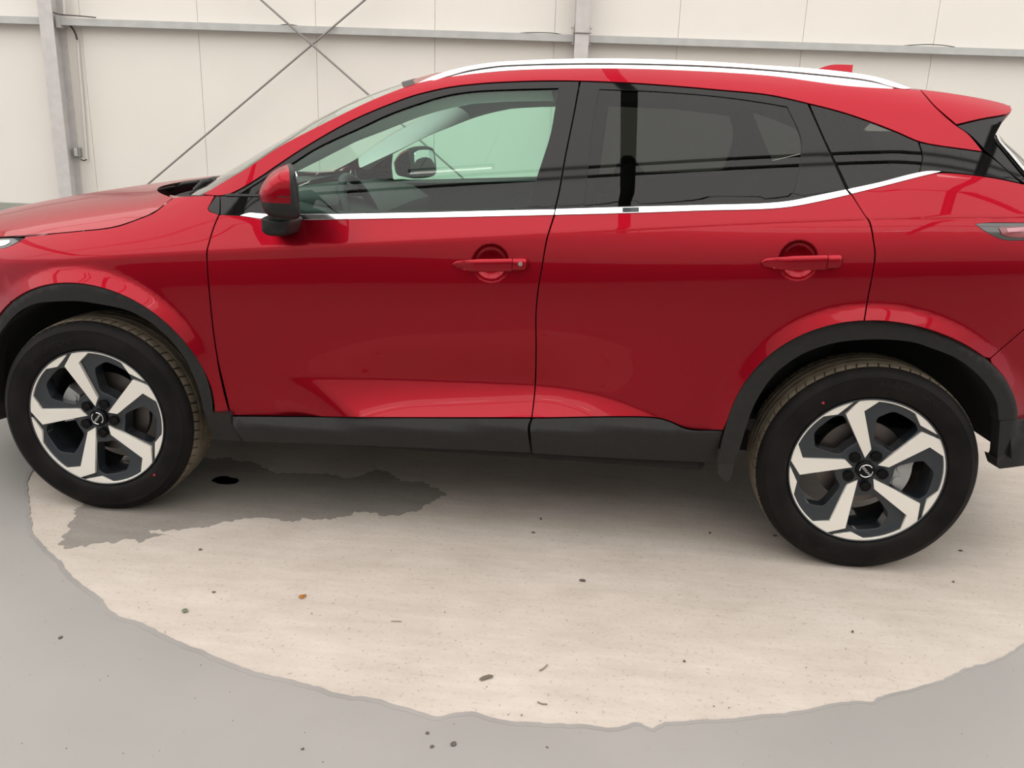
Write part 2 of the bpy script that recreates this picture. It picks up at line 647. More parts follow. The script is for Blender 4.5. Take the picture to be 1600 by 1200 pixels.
concrete_nodes(CONC, (0.50, 0.435, 0.375), (0.585, 0.52, 0.455), (0.665, 0.60, 0.54))
DAMP = mat('damp_concrete', (0.2, 0.18, 0.15), rough=0.75)
concrete_nodes(DAMP, (0.25, 0.225, 0.20), (0.29, 0.265, 0.235), (0.34, 0.31, 0.275))
GREYPAINT = mat('grey_floor_paint', (0.46, 0.435, 0.40), rough=0.5)
noise_color(GREYPAINT, (0.33, 0.32, 0.305), (0.375, 0.362, 0.34), scale=1.3, detail=8, lo=0.38, hi=0.68, bump=0.08, bump_scale=30)
EDGEPAINT = mat('worn_edge_paint', (0.30, 0.287, 0.27), rough=0.55)
noise_color(EDGEPAINT, (0.305, 0.294, 0.279), (0.355, 0.342, 0.322), scale=4)
OIL = mat('black_oil', (0.006, 0.005, 0.005), rough=0.5)


def jag(P, amp, seed, closed=True):
    """ragged edge: dense outline pushed in and out by fractal noise"""
    rs = np.random.RandomState(seed)
    n = len(P)
    d = np.zeros(n)
    for k, a in ((7, 0.5), (17, 0.8), (41, 0.8), (97, 0.8), (190, 0.8), (330, 0.7)):
        kk = max(3, int(n / 400 * k))
        d += a * np.interp(np.arange(n), np.linspace(0, n, kk), rs.randn(kk))
    t = np.roll(P, -1, 0) - np.roll(P, 1, 0)
    t /= np.linalg.norm(t, axis=1)[:, None] + 1e-9
    nn = np.stack([-t[:, 1], t[:, 0]], -1)
    return P + nn * (d * amp)[:, None]


edge_px = [(45, 747), (46, 775), (49, 812), (54, 835), (75, 859), (87, 873), (108, 898), (150, 932), (185, 965), (215, 973), (250, 990), (300, 1012), (350, 1032), (400, 1050), (450, 1062), (500, 1076), (540, 1086), (585, 1091), (640, 1107), (685, 1120), (715, 1114), (750, 1117), (785, 1127), (850, 1131), (895, 1132), (960, 1138), (995, 1130), (1020, 1140), (1040, 1131), (1150, 1124), (1250, 1111), (1340, 1096), (1365, 1099), (1372, 1092), (1445, 1072), (1510, 1047), (1570, 1025), (1600, 1005)]
E2 = np.array([at_z(*p)[:2] for p in edge_px])
A_ = np.c_[2 * E2, np.ones(len(E2))]
sol = np.linalg.lstsq(A_, (E2 ** 2).sum(1), rcond=None)[0]
CCX, CCY = sol[0], sol[1]
CRAD = math.sqrt(sol[2] + CCX ** 2 + CCY ** 2)
a0 = math.atan2(E2[-1, 1] - CCY, E2[-1, 0] - CCX)
a1 = math.atan2(E2[0, 1] - CCY, E2[0, 0] - CCX)
if a1 < a0:
    a1 += 2 * math.pi
rest = [(CCX + CRAD * math.cos(a), CCY + CRAD * math.sin(a)) for a in np.linspace(a0, a1, 60)[1:-1]]
CIRC = jag(spline(np.concatenate([E2, rest]), 0.012, corner=60), 0.0018, 5)

damp_px = [(125, 796), (120, 807), (100, 820), (107, 830), (97, 850), (105, 856), (150, 852), (195, 846), (217, 850), (250, 840), (262, 835), (237, 829), (275, 829), (325, 822), (360, 816), (385, 811), (425, 810), (460, 816), (485, 812), (512, 812), (550, 805), (575, 802), (592, 805), (645, 800), (675, 782), (690, 772), (665, 755), (627, 750), (607, 737), (592, 735), (572, 739), (537, 747), (500, 741), (425, 736), (410, 729), (380, 720), (350, 716), (250, 720), (150, 745)]
DAMPO = jag(spline(np.array([at_z(*p)[:2] for p in damp_px]), 0.008, corner=55), 0.0062, 9)

big = np.array([(-15.0, -14.0), (18.0, -14.0), (18.0, 7.5), (-15.0, 7.5)])


def flat_region(name, outline, z, material, parent=None, holes=(), thick=0.0, grid=3.0):
    V, T = cdt(outline, holes, grid)
    a, b, c = V[T[:, 0]], V[T[:, 1]], V[T[:, 2]]
    ar = (b[:, 0] - a[:, 0]) * (c[:, 1] - a[:, 1]) - (b[:, 1] - a[:, 1]) * (c[:, 0] - a[:, 0])
    T = np.where((ar > 0)[:, None], T, T[:, ::-1])
    P = np.c_[V, np.full(len(V), z)]
    F_ = [tuple(t) for t in T]
    if thick:
        be = boundary_edges(T)
        n = len(P)
        P = np.concatenate([P, P - [0, 0, thick]])
        F_ += [(b_, a_, a_ + n, b_ + n) for a_, b_ in be]
    return mesh_obj(name, P, F_, material, parent, smooth=False)


floor = tag(flat_region('floor', big, 0.0, CONC), kind='structure')
flat_region('grey_paint_coat', big, 0.0022, GREYPAINT, floor, holes=[CIRC], thick=0.0020)
ctr_ = np.array([CCX, CCY])
rim_o = CIRC + (CIRC - ctr_) / np.linalg.norm(CIRC - ctr_, axis=1)[:, None] * (0.012 + 0.006 * np.sin(np.arange(len(CIRC)) * 0.011))[:, None]
flat_region('worn_paint_edge', rim_o, 0.0028, EDGEPAINT, floor, holes=[CIRC], thick=0.001)
flat_region('damp_patch', DAMPO, 0.0006, DAMP, floor, thick=0.0004)

# ---- back wall: sandwich panels on a low plinth
back = bmesh.new()
bm_box(back, (-14, 0.0075, 0.0), (17, 0.12, CEIL_Z + 0.3))
wall_back = tag(bm_obj('wall_back', back, WALLBACK), kind='structure')
wall_back.matrix_world = WALLM
seams = [-1.350, -0.352, 0.652, 1.656, 2.687, 3.724, 4.807]
PLZ = at_wall(25, 317)[1]
s = seams[:]
while s[0] > -13:
    s.insert(0, s[0] - 1.0)
while s[-1] < 16:
    s.append(s[-1] + 1.06)
for a, b in zip(s[:-1], s[1:]):
    bm = bmesh.new()
    bm_box(bm, (a + 0.0016, 0.0, PLZ), (b - 0.0016, 0.046, CEIL_Z + 0.3), bevel=0.0012)
    bm_obj('wall_panel', bm, WALLPAINT, wall_back)
bm = bmesh.new()
bm_box(bm, (-14, -0.02, 0.0), (17, 0.05, PLZ), bevel=0.004)
bm_obj('concrete_plinth', bm, PLINTH, wall_back)


def ibeam_bm(bm, lo, hi, axis, width, depth, tw=0.008, tf=0.011):
    """I section; axis 'z' (column: flange faces -y) or 'y' (rafter: flanges up and down), local coordinates"""
    if axis == 'z':
        (x, y, z0), z1 = lo, hi
        bm_box(bm, (x - width / 2, y - tf, z0), (x + width / 2, y, z1), bevel=0.001)
        bm_box(bm, (x - width / 2, y - depth, z0), (x + width / 2, y - depth + tf, z1), bevel=0.001)
        bm_box(bm, (x - tw / 2, y - depth + tf, z0), (x + tw / 2, y - tf, z1))
    else:
        (x, y0, z), y1 = lo, hi
        bm_box(bm, (x - width / 2, y0, z - tf), (x + width / 2, y1, z))
        bm_box(bm, (x - width / 2, y0, z - depth), (x + width / 2, y1, z - depth + tf))
        bm_box(bm, (x - tw / 2, y0, z - depth + tf), (x + tw / 2, y1, z - tf))


uL = (at_wall(58.7, 0, 0.20)[0] + at_wall(78, 0, 0.20)[0]) / 2
wL = at_wall(78, 0, 0.20)[0] - at_wall(58.7, 0, 0.20)[0]
uR = (at_wall(900, 20, 0.20)[0] + at_wall(922, 20, 0.20)[0]) / 2
cols_u = [uL - (uR - uL), uL, uR, uR + (uR - uL), uR + 2 * (uR - uL)]
CW = max(0.115, wL)
cols = []
clab = {1: 'grey steel column at the far left with a white conduit beside it', 2: 'grey steel column rising behind the middle of the car roof'}
for i, u in enumerate(cols_u):
    if i in (0, 4):
        continue
    bm = bmesh.new()
    ibeam_bm(bm, (u, -0.002, 0), CEIL_Z, 'z', CW, 0.20)
    o = bm_obj('steel_column', bm, STEEL)
    o.matrix_world = WALLM
    tag(o, clab.get(i, 'grey steel column out of the picture to the right'), 'column', kind='structure')
    cols.append(o)
    bm = bmesh.new()
    bm_box(bm, (u - 0.13, -0.24, 0), (u + 0.13, 0.0, 0.018), bevel=0.002)
    bm_obj('base_plate', bm, STEEL, o)

# bolts and plates where the rails meet the right-hand column
PZ = (at_wall(400, 39.5, 0.10)[1] + at_wall(400, 47.5, 0.10)[1]) / 2
PH = 0.056
for sx in (-1, 1):
    bm = bmesh.new()
    bm_box(bm, (uR + sx * 0.062, -0.11, PZ - 0.05), (uR + sx * 0.070, -0.01, PZ + 0.10))
    for dz in (-0.035, 0.085):
        tube(bm, [(uR + sx * 0.07, -0.075, PZ + dz), (uR + sx * 0.088, -0.075, PZ + dz)], 0.011, 6)
    bm_obj('bolted_cleat', bm, STEEL, cols[1])
bm = bmesh.new()
tube(bm, [(uR - 0.075, -0.206, PZ + 0.035), (uR + 0.075, -0.206, PZ + 0.035)], 0.006, 6)
bm_obj('tie_wire', bm, RODM, cols[1])
bm = bmesh.new()
bm_box(bm, (uL + CW / 2 - 0.02, -0.12, PZ - 0.05), (uL + CW / 2 + 0.012, -0.005, PZ + 0.05))
bm_obj('bolted_cleat', bm, STEEL, cols[0])

# wall rails (girts), each a lipped channel between two columns
plab = ['light grey wall rail ending at the far left column', 'light grey wall rail behind the windscreen between the two columns', 'light grey wall rail behind the tail of the car, right of the middle column']
ends = [cols_u[0], uL, uR, cols_u[3]]
for i in range(3):
    bm = bmesh.new()
    a = ends[i] + CW / 2 + 0.014
    b = ends[i + 1] - CW / 2 - 0.014
    bm_box(bm, (a, -0.105, PZ - PH / 2), (b, -0.101, PZ + PH / 2))
    bm_box(bm, (a, -0.101, PZ + PH / 2 - 0.004), (b, 0.0, PZ + PH / 2))
    bm_box(bm, (a, -0.101, PZ - PH / 2), (b, 0.0, PZ - PH / 2 + 0.004))
    o = bm_obj('wall_rail', bm, PURLIN)
    o.matrix_world = WALLM
    tag(o, plab[i], 'rail', kind='structure')

# X brace of two steel rods
wb = 0.13
for k, (pa, pb, lab) in enumerate([((232, 287), (570, 0), 'thin steel brace rod climbing to the right across the wall'), ((408, 0), (578, 150), 'thin steel brace rod falling to the right behind the windscreen')]):
    w_ = wb + 0.02 * k
    ua, za = at_wall(*pa, w_)
    ub, zb_ = at_wall(*pb, w_)
    sl = (zb_ - za) / (ub - ua)
    u0, u1 = uL + 0.03, uR - 0.03
    z0, z1 = za + sl * (u0 - ua), za + sl * (u1 - ua)
    if z0 < 0.05:
        u0 += (0.05 - z0) / sl
        z0 = 0.05
    if z1 < 0.05:
        u1 += (0.05 - z1) / sl
        z1 = 0.05
    if z0 > CEIL_Z:
        u0 += (CEIL_Z - z0) / sl
        z0 = CEIL_Z
    if z1 > CEIL_Z:
        u1 += (CEIL_Z - z1) / sl
        z1 = CEIL_Z
    bm = bmesh.new()
    tube(bm, [(u0, -w_, z0), (u1, -w_, z1)], 0.0085, 8)
    o = bm_obj('brace_rod', bm, RODM, smooth=True, angle=40)
    o.matrix_world = WALLM
    tag(o, lab, 'brace rod')


def wall_curve(px, w, rad, name, material, parent=None):
    pts = []
    for q in spline(px, 4, closed=False, corner=50):
        u, z = at_wall(q[0], q[1], w)
        pts.append((u, -w, z))
    bm = bmesh.new()
    tube(bm, pts, rad, 8)
    o = bm_obj(name, bm, material, parent, smooth=True, angle=50)
    if parent is None:
        o.matrix_world = WALLM
    return o


# white conduit, junction box and loose cables by the left column
o = wall_curve([(121, 60), (123, 90), (128, 150), (133, 215), (135.5, 249)], 0.03, 0.011, 'conduit', PVC)
tag(o, 'white plastic conduit running down the wall beside the left column', 'conduit')
wall_curve([(135.5, 249), (132, 251), (128, 250), (126, 249)], 0.085, 0.005, 'cable_tail', CABLE, o)
o = wall_curve([(99, -10), (100.5, 24)], 0.09, 0.010, 'conduit', PVC)
tag(o, 'short white conduit coming down the left column above the rail', 'conduit')
o = wall_curve([(107, 38), (113, 44), (118, 53), (120.5, 62)], 0.05, 0.008, 'cable', CABLE)
tag(o, 'short black cable bending from the rail into the white conduit', 'cable')
o = wall_curve([(83, 19.5), (90, 22), (103, 23.5), (125, 25), (150, 27.5)], 0.115, 0.0045, 'cable', CABLE)
tag(o, 'thin dark cable lying on the rail beside the left column', 'cable')
o = wall_curve([(434, 40), (445, 38.3), (455, 38.6), (466, 40.5)], 0.10, 0.0035, 'cable', CABLE)
tag(o, 'thin loose wire on the rail near the crossed brace rods', 'cable')
o = wall_curve([(800, 53), (820, 51.2), (850, 51), (870, 52.5), (885, 56)], 0.10, 0.0035, 'cable', CABLE)
tag(o, 'thin loose wire arching on the rail left of the middle column', 'cable')
o = wall_curve([(1405, 72), (1430, 70.2), (1452, 69.5), (1475, 71), (1492, 73.5)], 0.10, 0.0035, 'cable', CABLE)
tag(o, 'thin loose wire arching on the rail above the car tail', 'cable')
u0, z0 = at_wall(114, 245, 0.06)
u1, z1 = at_wall(131, 231, 0.06)
u1 -= 0.045
bm = bmesh.new()
bm_box(bm, (u0, -0.06, z0), (u1, -0.004, z1), bevel=0.006)
jb = bm_obj('junction_box', bm, BOXGREY)
jb.matrix_world = WALLM
tag(jb, 'small grey electrical junction box beside the left column foot of the conduit', 'junction box')
um = (u0 + u1) / 2
bm = bmesh.new()
bm_box(bm, (um - 0.014, -0.068, z0 + 0.006), (um + 0.012, -0.059, z1 - 0.004), bevel=0.003)
bm_obj('white_switch', bm, PVC, jb)

# ---- the rest of the hall, behind and above the camera
bm = bmesh.new()
bm_box(bm, (-14, -FRONT_W - 0.1, 1.7), (17, -FRONT_W, CEIL_Z + 0.3))
wf = tag(bm_obj('wall_front', bm, WALLPAINT), kind='structure')
wf.matrix_world = WALLM
bm = bmesh.new()
bm_box(bm, (-14, -FRONT_W - 0.1, 0.0), (17, -FRONT_W, 1.7))
bm_obj('reflected_dark_band', bm, DARKREFL, wf)  # unseen dark band, added so the doors reflect something dark
bm = bmesh.new()
bm_box(bm, (-14, -FRONT_W - 0.1, CEIL_Z + 0.3), (17, 0.12, CEIL_Z + 0.34))
cl = tag(bm_obj('ceiling', bm, ROOFSKIN), kind='structure')
cl.matrix_world = WALLM
WI = WALLM.inverted()
for x in (1.58 - 9.0, 1.58 - 4.5, 1.58, 1.58 + 4.5, 1.58 + 9.0):
    bm = bmesh.new()
    ibeam_bm(bm, (x, -8.3, CEIL_Z + 0.1), 4.8, 'y', 0.13, 0.24)
    bmesh.ops.transform(bm, matrix=WI, verts=bm.verts)
    bm_obj('roof_rafter', bm, ROOFSTEEL, cl)
for w in (1.2, 3.2, 5.2, 8.54, 8.72, 10.4, 12.2):
    bm = bmesh.new()
    bm_box(bm, (-14, -w - 0.012, CEIL_Z + 0.24), (17, -w + 0.012, CEIL_Z + 0.285))
    bm_obj('roof_purlin', bm, ROOFSTEEL, cl)
llab = ['short fluorescent lamp nearest above the front door, out of the picture', 'fluorescent lamp above the tail of the car, out of the picture', 'fluorescent lamp far behind the camera on the right, out of the picture', 'fluorescent lamp far behind the camera on the left, out of the picture']
for i, (x, y, L_) in enumerate([(0.03, -2.87, 0.40), (5.2, -2.87, 0.40), (5.2, -6.6, 0.40), (0.03, -6.6, 0.40)]):
    u, w = np.array([x, y, 0]) @ WD, W0 - np.array([x, y, 0]) @ WN
    zl_ = 4.93
    bm = bmesh.new()
    bm_box(bm, (u - L_, -w - 0.03, zl_ + 0.025), (u + L_, -w + 0.03, zl_ + 0.065), bevel=0.01)
    l_ = bm_obj('ceiling_lamp', bm, STEEL)
    l_.matrix_world = WALLM
    tag(l_, llab[i], 'lamp', group='ceiling lamps')
    bm = bmesh.new()
    tube(bm, [(u - L_ + 0.02, -w, zl_), (u + L_ - 0.02, -w, zl_)], 0.013, 10)
    bm_obj('tube', bm, LAMPBODY, l_)
    for sx in (-0.3, 0.3):
        bm = bmesh.new()
        tube(bm, [(u + sx, -w, zl_ + 0.06), (u + sx, -w, CEIL_Z + 0.30)], 0.004, 6)
        bm_obj('hanger', bm, STEEL, l_)

# ================================================================== THE CAR
car = tag(empty('car'), 'glossy dark red five-door crossover car with black wheel-arch cladding parked on the bare concrete circle', 'car')

# ---- traced outlines (photograph pixels)
archF_px = [(360, 649), (342.5, 646), (338.7, 642.5), (327.5, 610), (315, 572.5), (297.5, 542.5), (272.5, 512.5), (240, 486), (207.5, 466), (175, 454), (150, 449.5), (112.5, 446.7), (87.5, 447.5), (50, 456), (20, 470), (0, 482.5)]
archR_px = [(1130, 671.8), (1136.7, 655), (1152, 620), (1178, 577), (1200, 554), (1225, 536), (1272, 514), (1312.5, 504.4), (1350, 501), (1381, 502), (1412.5, 505), (1459, 516), (1506, 534.7), (1544, 560), (1565, 582), (1578, 608), (1585, 631.7), (1590, 656)]
FA = off(-0.022)
aF = px_xz(archF_px, FA)
aR = px_xz(archR_px, FA)


def arch_fit(P, cx, skip, deg, even):
    Q = P[skip:]
    th = np.arctan2(Q[:, 0] - cx, Q[:, 1] - HUB)
    r = np.hypot(Q[:, 0] - cx, Q[:, 1] - HUB)
    if even:                       # the part ahead of the hub mirrors the part behind it
        k = th > 0.02
        th, r = th[k], r[k]
        th, r = np.concatenate([th, -th]), np.concatenate([r, r])
    return np.polyfit(th, r, deg)


def arch_curve(cx, pf, t0, t1, even=False, n=70):
    t = np.linspace(t0, t1, n)
    r = np.polyval(pf, np.abs(t) if even else t)
    return np.stack([cx + r * np.sin(t), HUB + r * np.cos(t)], -1)


pfF = arch_fit(aF, 0.0, 2, 4, True)
pfR = arch_fit(aR, WB, 0, 5, False)
ARCHFIT += [(0.0, pfF), (WB, pfR)]
tF0 = math.atan2(aF[2, 0], aF[2, 1] - HUB)
ARCH_F = np.concatenate([aF[:2], arch_curve(0.0, pfF, tF0, -1.62, True)])
tR = np.arctan2(aR[:, 0] - WB, aR[:, 1] - HUB)
ARCH_R = arch_curve(WB, pfR, tR[0], tR[-1])

hF = px_xz([(767, 411)])[0]
hR = px_xz([(1248, 407)])[0]
HANDLES = [(hF[0], hF[1], 0.0585), (hR[0], hR[1], 0.0585)]


def cup_rings(hx, hz, R):
    out = [(hx, hz)]
    for k in (0.2, 0.4, 0.6, 0.75, 0.86, 0.93, 0.975, 0.998, 1.012, 1.05, 1.12):
        n = max(8, int(44 * k))
        out += [(hx + R * k * math.cos(2 * math.pi * i / n), hz + R * k * math.sin(2 * math.pi * i / n)) for i in range(n)]
    return out


def crease_pts(x0, x1):
    xs = np.arange(x0, x1, 0.012)
    out = []
    for ds in (-0.016, -0.008, -0.003, 0.003, 0.009, 0.014, 0.022):
        out += list(zip(xs, np.polyval(CRP, xs) + ds))
    return out


def wedge_pts():
    xs = np.arange(0.6, 2.02, 0.012)
    out = []
    for ds in (-0.014, -0.007, -0.002, 0.003, 0.008, 0.015):
        out += list(zip(xs, np.interp(xs, _wx[:, 0], _wx[:, 1]) + ds))
    return out


def pl(px, step=5.0, F=S0, corner=32):
    return px_xz(spline(px, step, corner=corner), F)


def arc_part(A, lo, hi):
    return [tuple(p) for p in A[lo:hi]]


def arch_px_slice(px, F=FA):
    return px


# ---- dark inner structure seen in the panel gaps
def grow(A, c, d):
    v = A - c
    return A + v / np.linalg.norm(v, axis=1)[:, None] * d


frame_top = px_xz([(0, 374), (90, 368), (187, 356), (240, 336), (268, 315), (300, 311), (332, 312), (345, 333), (413, 338), (650, 336.5), (865, 331), (1100, 325), (1237, 318), (1330, 299), (1400, 284), (1466, 271.5), (1550, 282), (1600, 292), (1640, 300)])
sh = [(-0.80, 0.90)] + [tuple(p) for p in frame_top] + [(3.25, 1.1), (3.25, 0.62)]
gR = grow(ARCH_R, np.array([WB, HUB]), 0.012)
gF = grow(ARCH_F, np.array([0, HUB]), 0.012)
sh += [(gR[-1, 0] + 0.02, 0.5)] + [tuple(p) for p in gR[::-1]] + [(2.05, 0.47), (1.5, 0.47), (0.6, 0.41)] + [tuple(p) for p in gF] + [(-0.80, 0.45)]
SB = off(0.05)
nearshell = sheet('body_frame', np.array(sh), SB, SHELL, car, grid=0.06, depth=0.05)
farshell = sheet('body_frame', np.array(sh), SB, SHELL, car, far=True, grid=0.06, depth=0.05)
# pillars behind the door gaps
bp = pl([(862, 140), (950, 140), (945, 180), (925, 322), (845, 326), (862, 260), (876, 200)], 8)
cp = pl([(1235, 168), (1262, 164), (1290, 172), (1360, 290), (1290, 303), (1262, 300), (1262, 220)], 8)
for far_ in (False, True):
    sheet('pillar_frame', bp, off(0.022), SHELL, car, far=far_, grid=0.05, depth=0.03)
    sheet('pillar_frame', cp, off(0.022), SHELL, car, far=far_, grid=0.05, depth=0.03)

# ---- front fender
fender_px = [(38, 372.5), (40.5, 370.2), (90, 365.5), (135, 361.2), (165, 358.3), (187.5, 353.6), (210, 345.8), (240, 333.6), (251, 326), (271, 310.5), (300, 307.5), (335, 305.3), (326, 321.5), (323.6, 326), (327, 331.3), (340.6, 335.5), (332.3, 356), (325, 380), (322, 392), (322.5, 417.5), (326.2, 462), (331.2, 512.5), (338.8, 562.5), (347.5, 600), (358.8, 648.5)]
fpts = px_xz(spline(fender_px, 5, closed=False))
fen = np.concatenate([fpts, np.array([p for p in ARCH_F if True])[1:]])
# stop the fender at the seam with the bumper
seamF = px_xz([(20, 470.5), (17, 450), (7.5, 425), (0, 410), (-7, 397), (-6, 389.5), (8, 388), (20, 383.5), (30, 378)])
i_end = int(np.argmin(np.hypot(ARCH_F[:, 0] - seamF[0, 0], ARCH_F[:, 1] - seamF[0, 1])))
fen = np.concatenate([fpts, ARCH_F[1:i_end], seamF])
ff = both('front_fender', fen, S, PAINT, (car, car), grid=0.016, extra=np.array(crease_pts(-0.3, 0.52)))

# ---- bumper corner (ahead of the seam)
bump = np.array([tuple(p) for p in seamF[:5]] + [(-0.50, 0.925), (-0.62, 0.902), (-0.80, 0.862), (-0.905, 0.832), (-0.865, 0.70), (-0.85, 0.50), (-0.80, 0.32), (-0.60, 0.30)] + [tuple(p) for p in ARCH_F[::-1][:len(ARCH_F) - i_end]])
fb = both('front_bumper', bump, S, PAINT, (car, car), grid=0.03)

# ---- front door skin
door_px = [(343.4, 336.3), (374, 338), (413, 342.3), (467, 343.4), (650, 340.6), (800, 337.4), (864.5, 336), (852.7, 375), (846.3, 412.5), (839.8, 450), (836.3, 487.5), (836.3, 547.5), (834.6, 607.5), (829.8, 651.5), (700, 651.5), (550, 651), (450, 649.5), (361.6, 648.2), (350.3, 600), (341.6, 562.5), (334, 512.5), (329, 462), (325.2, 417.5), (325, 392), (327.8, 380), (335, 356)]
ex = np.array(crease_pts(0.45, 1.66) + cup_rings(*HANDLES[0]) + wedge_pts())
fd = both('front_door', pl(door_px, 4.0, S), S, PAINT, (car, car), grid=0.015, extra=ex)

# ---- rear door skin
rdoor_l = [(867.6, 337), (855.6, 376), (849, 413), (842.6, 450), (839, 488), (839, 548), (837.3, 607.5), (832.4, 651.7)]
rdoor_b = [(1025, 651.5), (1045, 656.6), (1075, 668.6), (1129, 671.3)]
rdoor_r = [(1349, 500.5), (1354.8, 465), (1362.5, 425), (1365.8, 397.5), (1363.8, 380), (1357, 347), (1349.8, 336), (1329, 303.8)]
rdoor_t = [(1275, 315.8), (1237, 322.8), (1200, 326.4), (1100, 329.1), (1000, 332.5), (900, 335.6)]
iR = int(np.argmin(np.hypot(*(ARCH_R - px_xz([(1350, 501)], FA)[0]).T)))
rd_xz = np.concatenate([px_xz(spline(rdoor_l + rdoor_b, 4.0, closed=False), S), ARCH_R[2:iR], px_xz(spline(rdoor_r + rdoor_t + [(867.6, 337)], 4.0, closed=False), S)[:-1]])
ex = np.array(crease_pts(1.5, 2.62) + cup_rings(*HANDLES[1]) + wedge_pts())
rd = both('rear_door', rd_xz, S, PAINT, (car, car), grid=0.015, extra=ex)

# ---- rear quarter panel
q_px1 = [(1331.6, 303.2), (1352.6, 336.5), (1360, 346), (1366.8, 380), (1368.8, 398), (1365.3, 425), (1357.8, 465), (1352, 500.8)]
q_px2 = [(1547, 559), (1600, 513.5), (1640, 480), (1705, 468), (1705, 380), (1600, 376.5), (1575, 376.5), (1560, 373), (1540, 363), (1522, 349.5), (1545, 347.5), (1600, 347.5), (1705, 347), (1705, 312), (1597, 288.2), (1550, 278.7), (1470, 271), (1437.5, 276), (1375, 292)]
iB = int(np.argmin(np.hypot(*(ARCH_R - px_xz([(1546.7, 560)], FA)[0]).T)))
q_xz = np.concatenate([px_xz(spline(q_px1, 4.0, closed=False), S), ARCH_R[iR + 1:iB], px_xz(spline(q_px2 + [(1331.6, 303.2)], 4.0, closed=False), S)[:-1]])
q_xz[:, 0] = np.minimum(q_xz[:, 0], 3.24)
rq = both('rear_quarter_panel', q_xz, S, PAINT, (car, car), grid=0.016, extra=np.array(crease_pts(2.5, 3.1)))
# rear bumper: red upper, black lower
rb_px = [(1548.8, 560.8), (1601, 516), (1642, 482), (1760, 470), (1760, 640), (1680, 646), (1600, 653), (1590.8, 655)]
rb_xz = np.concatenate([px_xz(spline(rb_px, 5.0, closed=False), S), ARCH_R[iB + 1:-1][::-1]])
rb_xz[:, 0] = np.minimum(rb_xz[:, 0], 3.28)
rb = both('rear_bumper', rb_xz, S, PAINT, (car, car), grid=0.03)

# ---- cant rail and pillars in red: one pressing from the bonnet to the tail
cant_low = [(354, 303.4), (410, 273), (425, 262.5), (475, 229.5), (550, 187), (625, 155.5), (650, 147), (700, 135.5), (750, 129.5), (800, 126.5), (875, 125), (975, 128), (1050, 133), (1125, 139.5), (1200, 147), (1262.5, 160.5), (1325, 177), (1400, 204.5), (1432, 218.5), (1450, 223.5), (1534, 235.8)]
cant_rear = [(1511, 209), (1491, 195), (1459, 166), (1444, 148.5), (1437.6, 141.3)]
cant_top = [(1422, 140), (1400, 139), (1325, 134.5), (1200, 118.5), (1050, 109.5), (925, 107), (800, 110), (750, 114.5), (690, 122), (650, 130.5), (632, 136.5), (575, 159.5), (500, 196.5), (437, 229.5), (387, 262.5), (354, 282), (318, 303.6)]
SC = off(-0.004)
roof_side = both('roof_side', pl(cant_low + cant_rear + cant_top, 5, SC), SC, PAINT, (car, car), grid=0.02, depth=0.010)

# ---- front door upper frame and glass
fr_out = [(345.2, 306.5), (354.5, 304.3), (410, 274.2), (425, 263.6), (475, 230.6), (550, 188.2), (625, 156.8), (650, 148.2), (700, 136.8), (750, 130.8), (800, 127.8), (875, 126.4), (904.3, 127.2), (895.8, 175), (880.8, 250), (872.5, 297), (865.5, 327.2), (800, 328.4), (650, 332.2), (467, 334.7), (413, 334), (387.5, 332.6), (376, 336), (345, 335.3)]
gl_f = [(440, 264), (457, 254), (490, 233), (525, 215.5), (560, 200), (605, 179), (650, 162.5), (695, 149), (740, 142), (800, 139), (873.5, 137.2), (867, 175), (860, 212), (840, 275), (825, 326.8), (650, 330.8), (467, 333.3), (424, 332.5), (428, 300)]
SF = off(0.001)
wf_ = both('window_frame', pl(fr_out, 5, SF), SF, BLACK_GLOSS, fd, holes=[pl(gl_f, 5, SF)], grid=0.03)
SG = off(0.007)
both('window_glass', pl([(439, 262.5), (457, 252), (490, 231.5), (525, 213.5), (560, 198), (605, 177), (650, 160.5), (695, 147), (740, 140), (800, 137), (875.5, 135.2), (869, 175), (862, 212), (842, 275), (827, 329.5), (650, 334.5), (467, 336.3), (421, 335.5), (426, 300)], 5, SG), SG, GLASS_F, fd, grid=0.03, depth=0.003, roll=0.0004)
# dark lip round the glass
# ---- sail triangle on the fender
both('sail_trim', pl([(338, 306.5), (343.2, 306.6), (342.2, 335.0), (328.6, 330.3), (325.3, 325.5), (327.5, 321.8)], 4, SF), SF, BLACK_GLOSS, ff, grid=0.02)
both('sail_bead', pl([(352, 302.5), (410, 304), (410, 306.5), (352, 305.8)], 4, SC), SC, RUBBER, fd, grid=0.02)
both('sail_bead', pl([(372, 300.5), (432, 263), (434, 265), (376, 301.5)], 4, SC), SC, RUBBER, fd, grid=0.02)

# ---- rear door upper frame and tinted glass
rr_out = [(907.8, 127.3), (975, 129.4), (1050, 134.4), (1125, 140.9), (1200, 148.4), (1260.8, 161.6), (1283, 212), (1320.8, 296.2), (1275, 305.6), (1237, 313.3), (1200, 317.2), (1100, 320.3), (975, 323.3), (868.8, 326.6), (875.8, 297), (884, 250), (899, 175)]
gl_r = [(936, 139), (1025, 142.5), (1125, 150.5), (1200, 161), (1230.5, 166.5), (1252.5, 220), (1243.5, 290), (1238, 311.5), (1200, 315.6), (1100, 318.8), (975, 321.8), (911, 323.6), (917, 275), (921, 237), (928, 175)]
both('window_frame', pl(rr_out, 5, SF), SF, BLACK_GLOSS, rd, holes=[pl(gl_r, 5, SF)], grid=0.03)
gl_r2 = [(934.5, 137), (1025, 140.5), (1125, 148.5), (1200, 159), (1232, 164), (1254.5, 220), (1245.5, 290), (1240, 313), (1200, 317.5), (1100, 321), (975, 324), (909, 326), (915, 275), (919, 237), (926, 175)]
SG2 = off(0.0045)
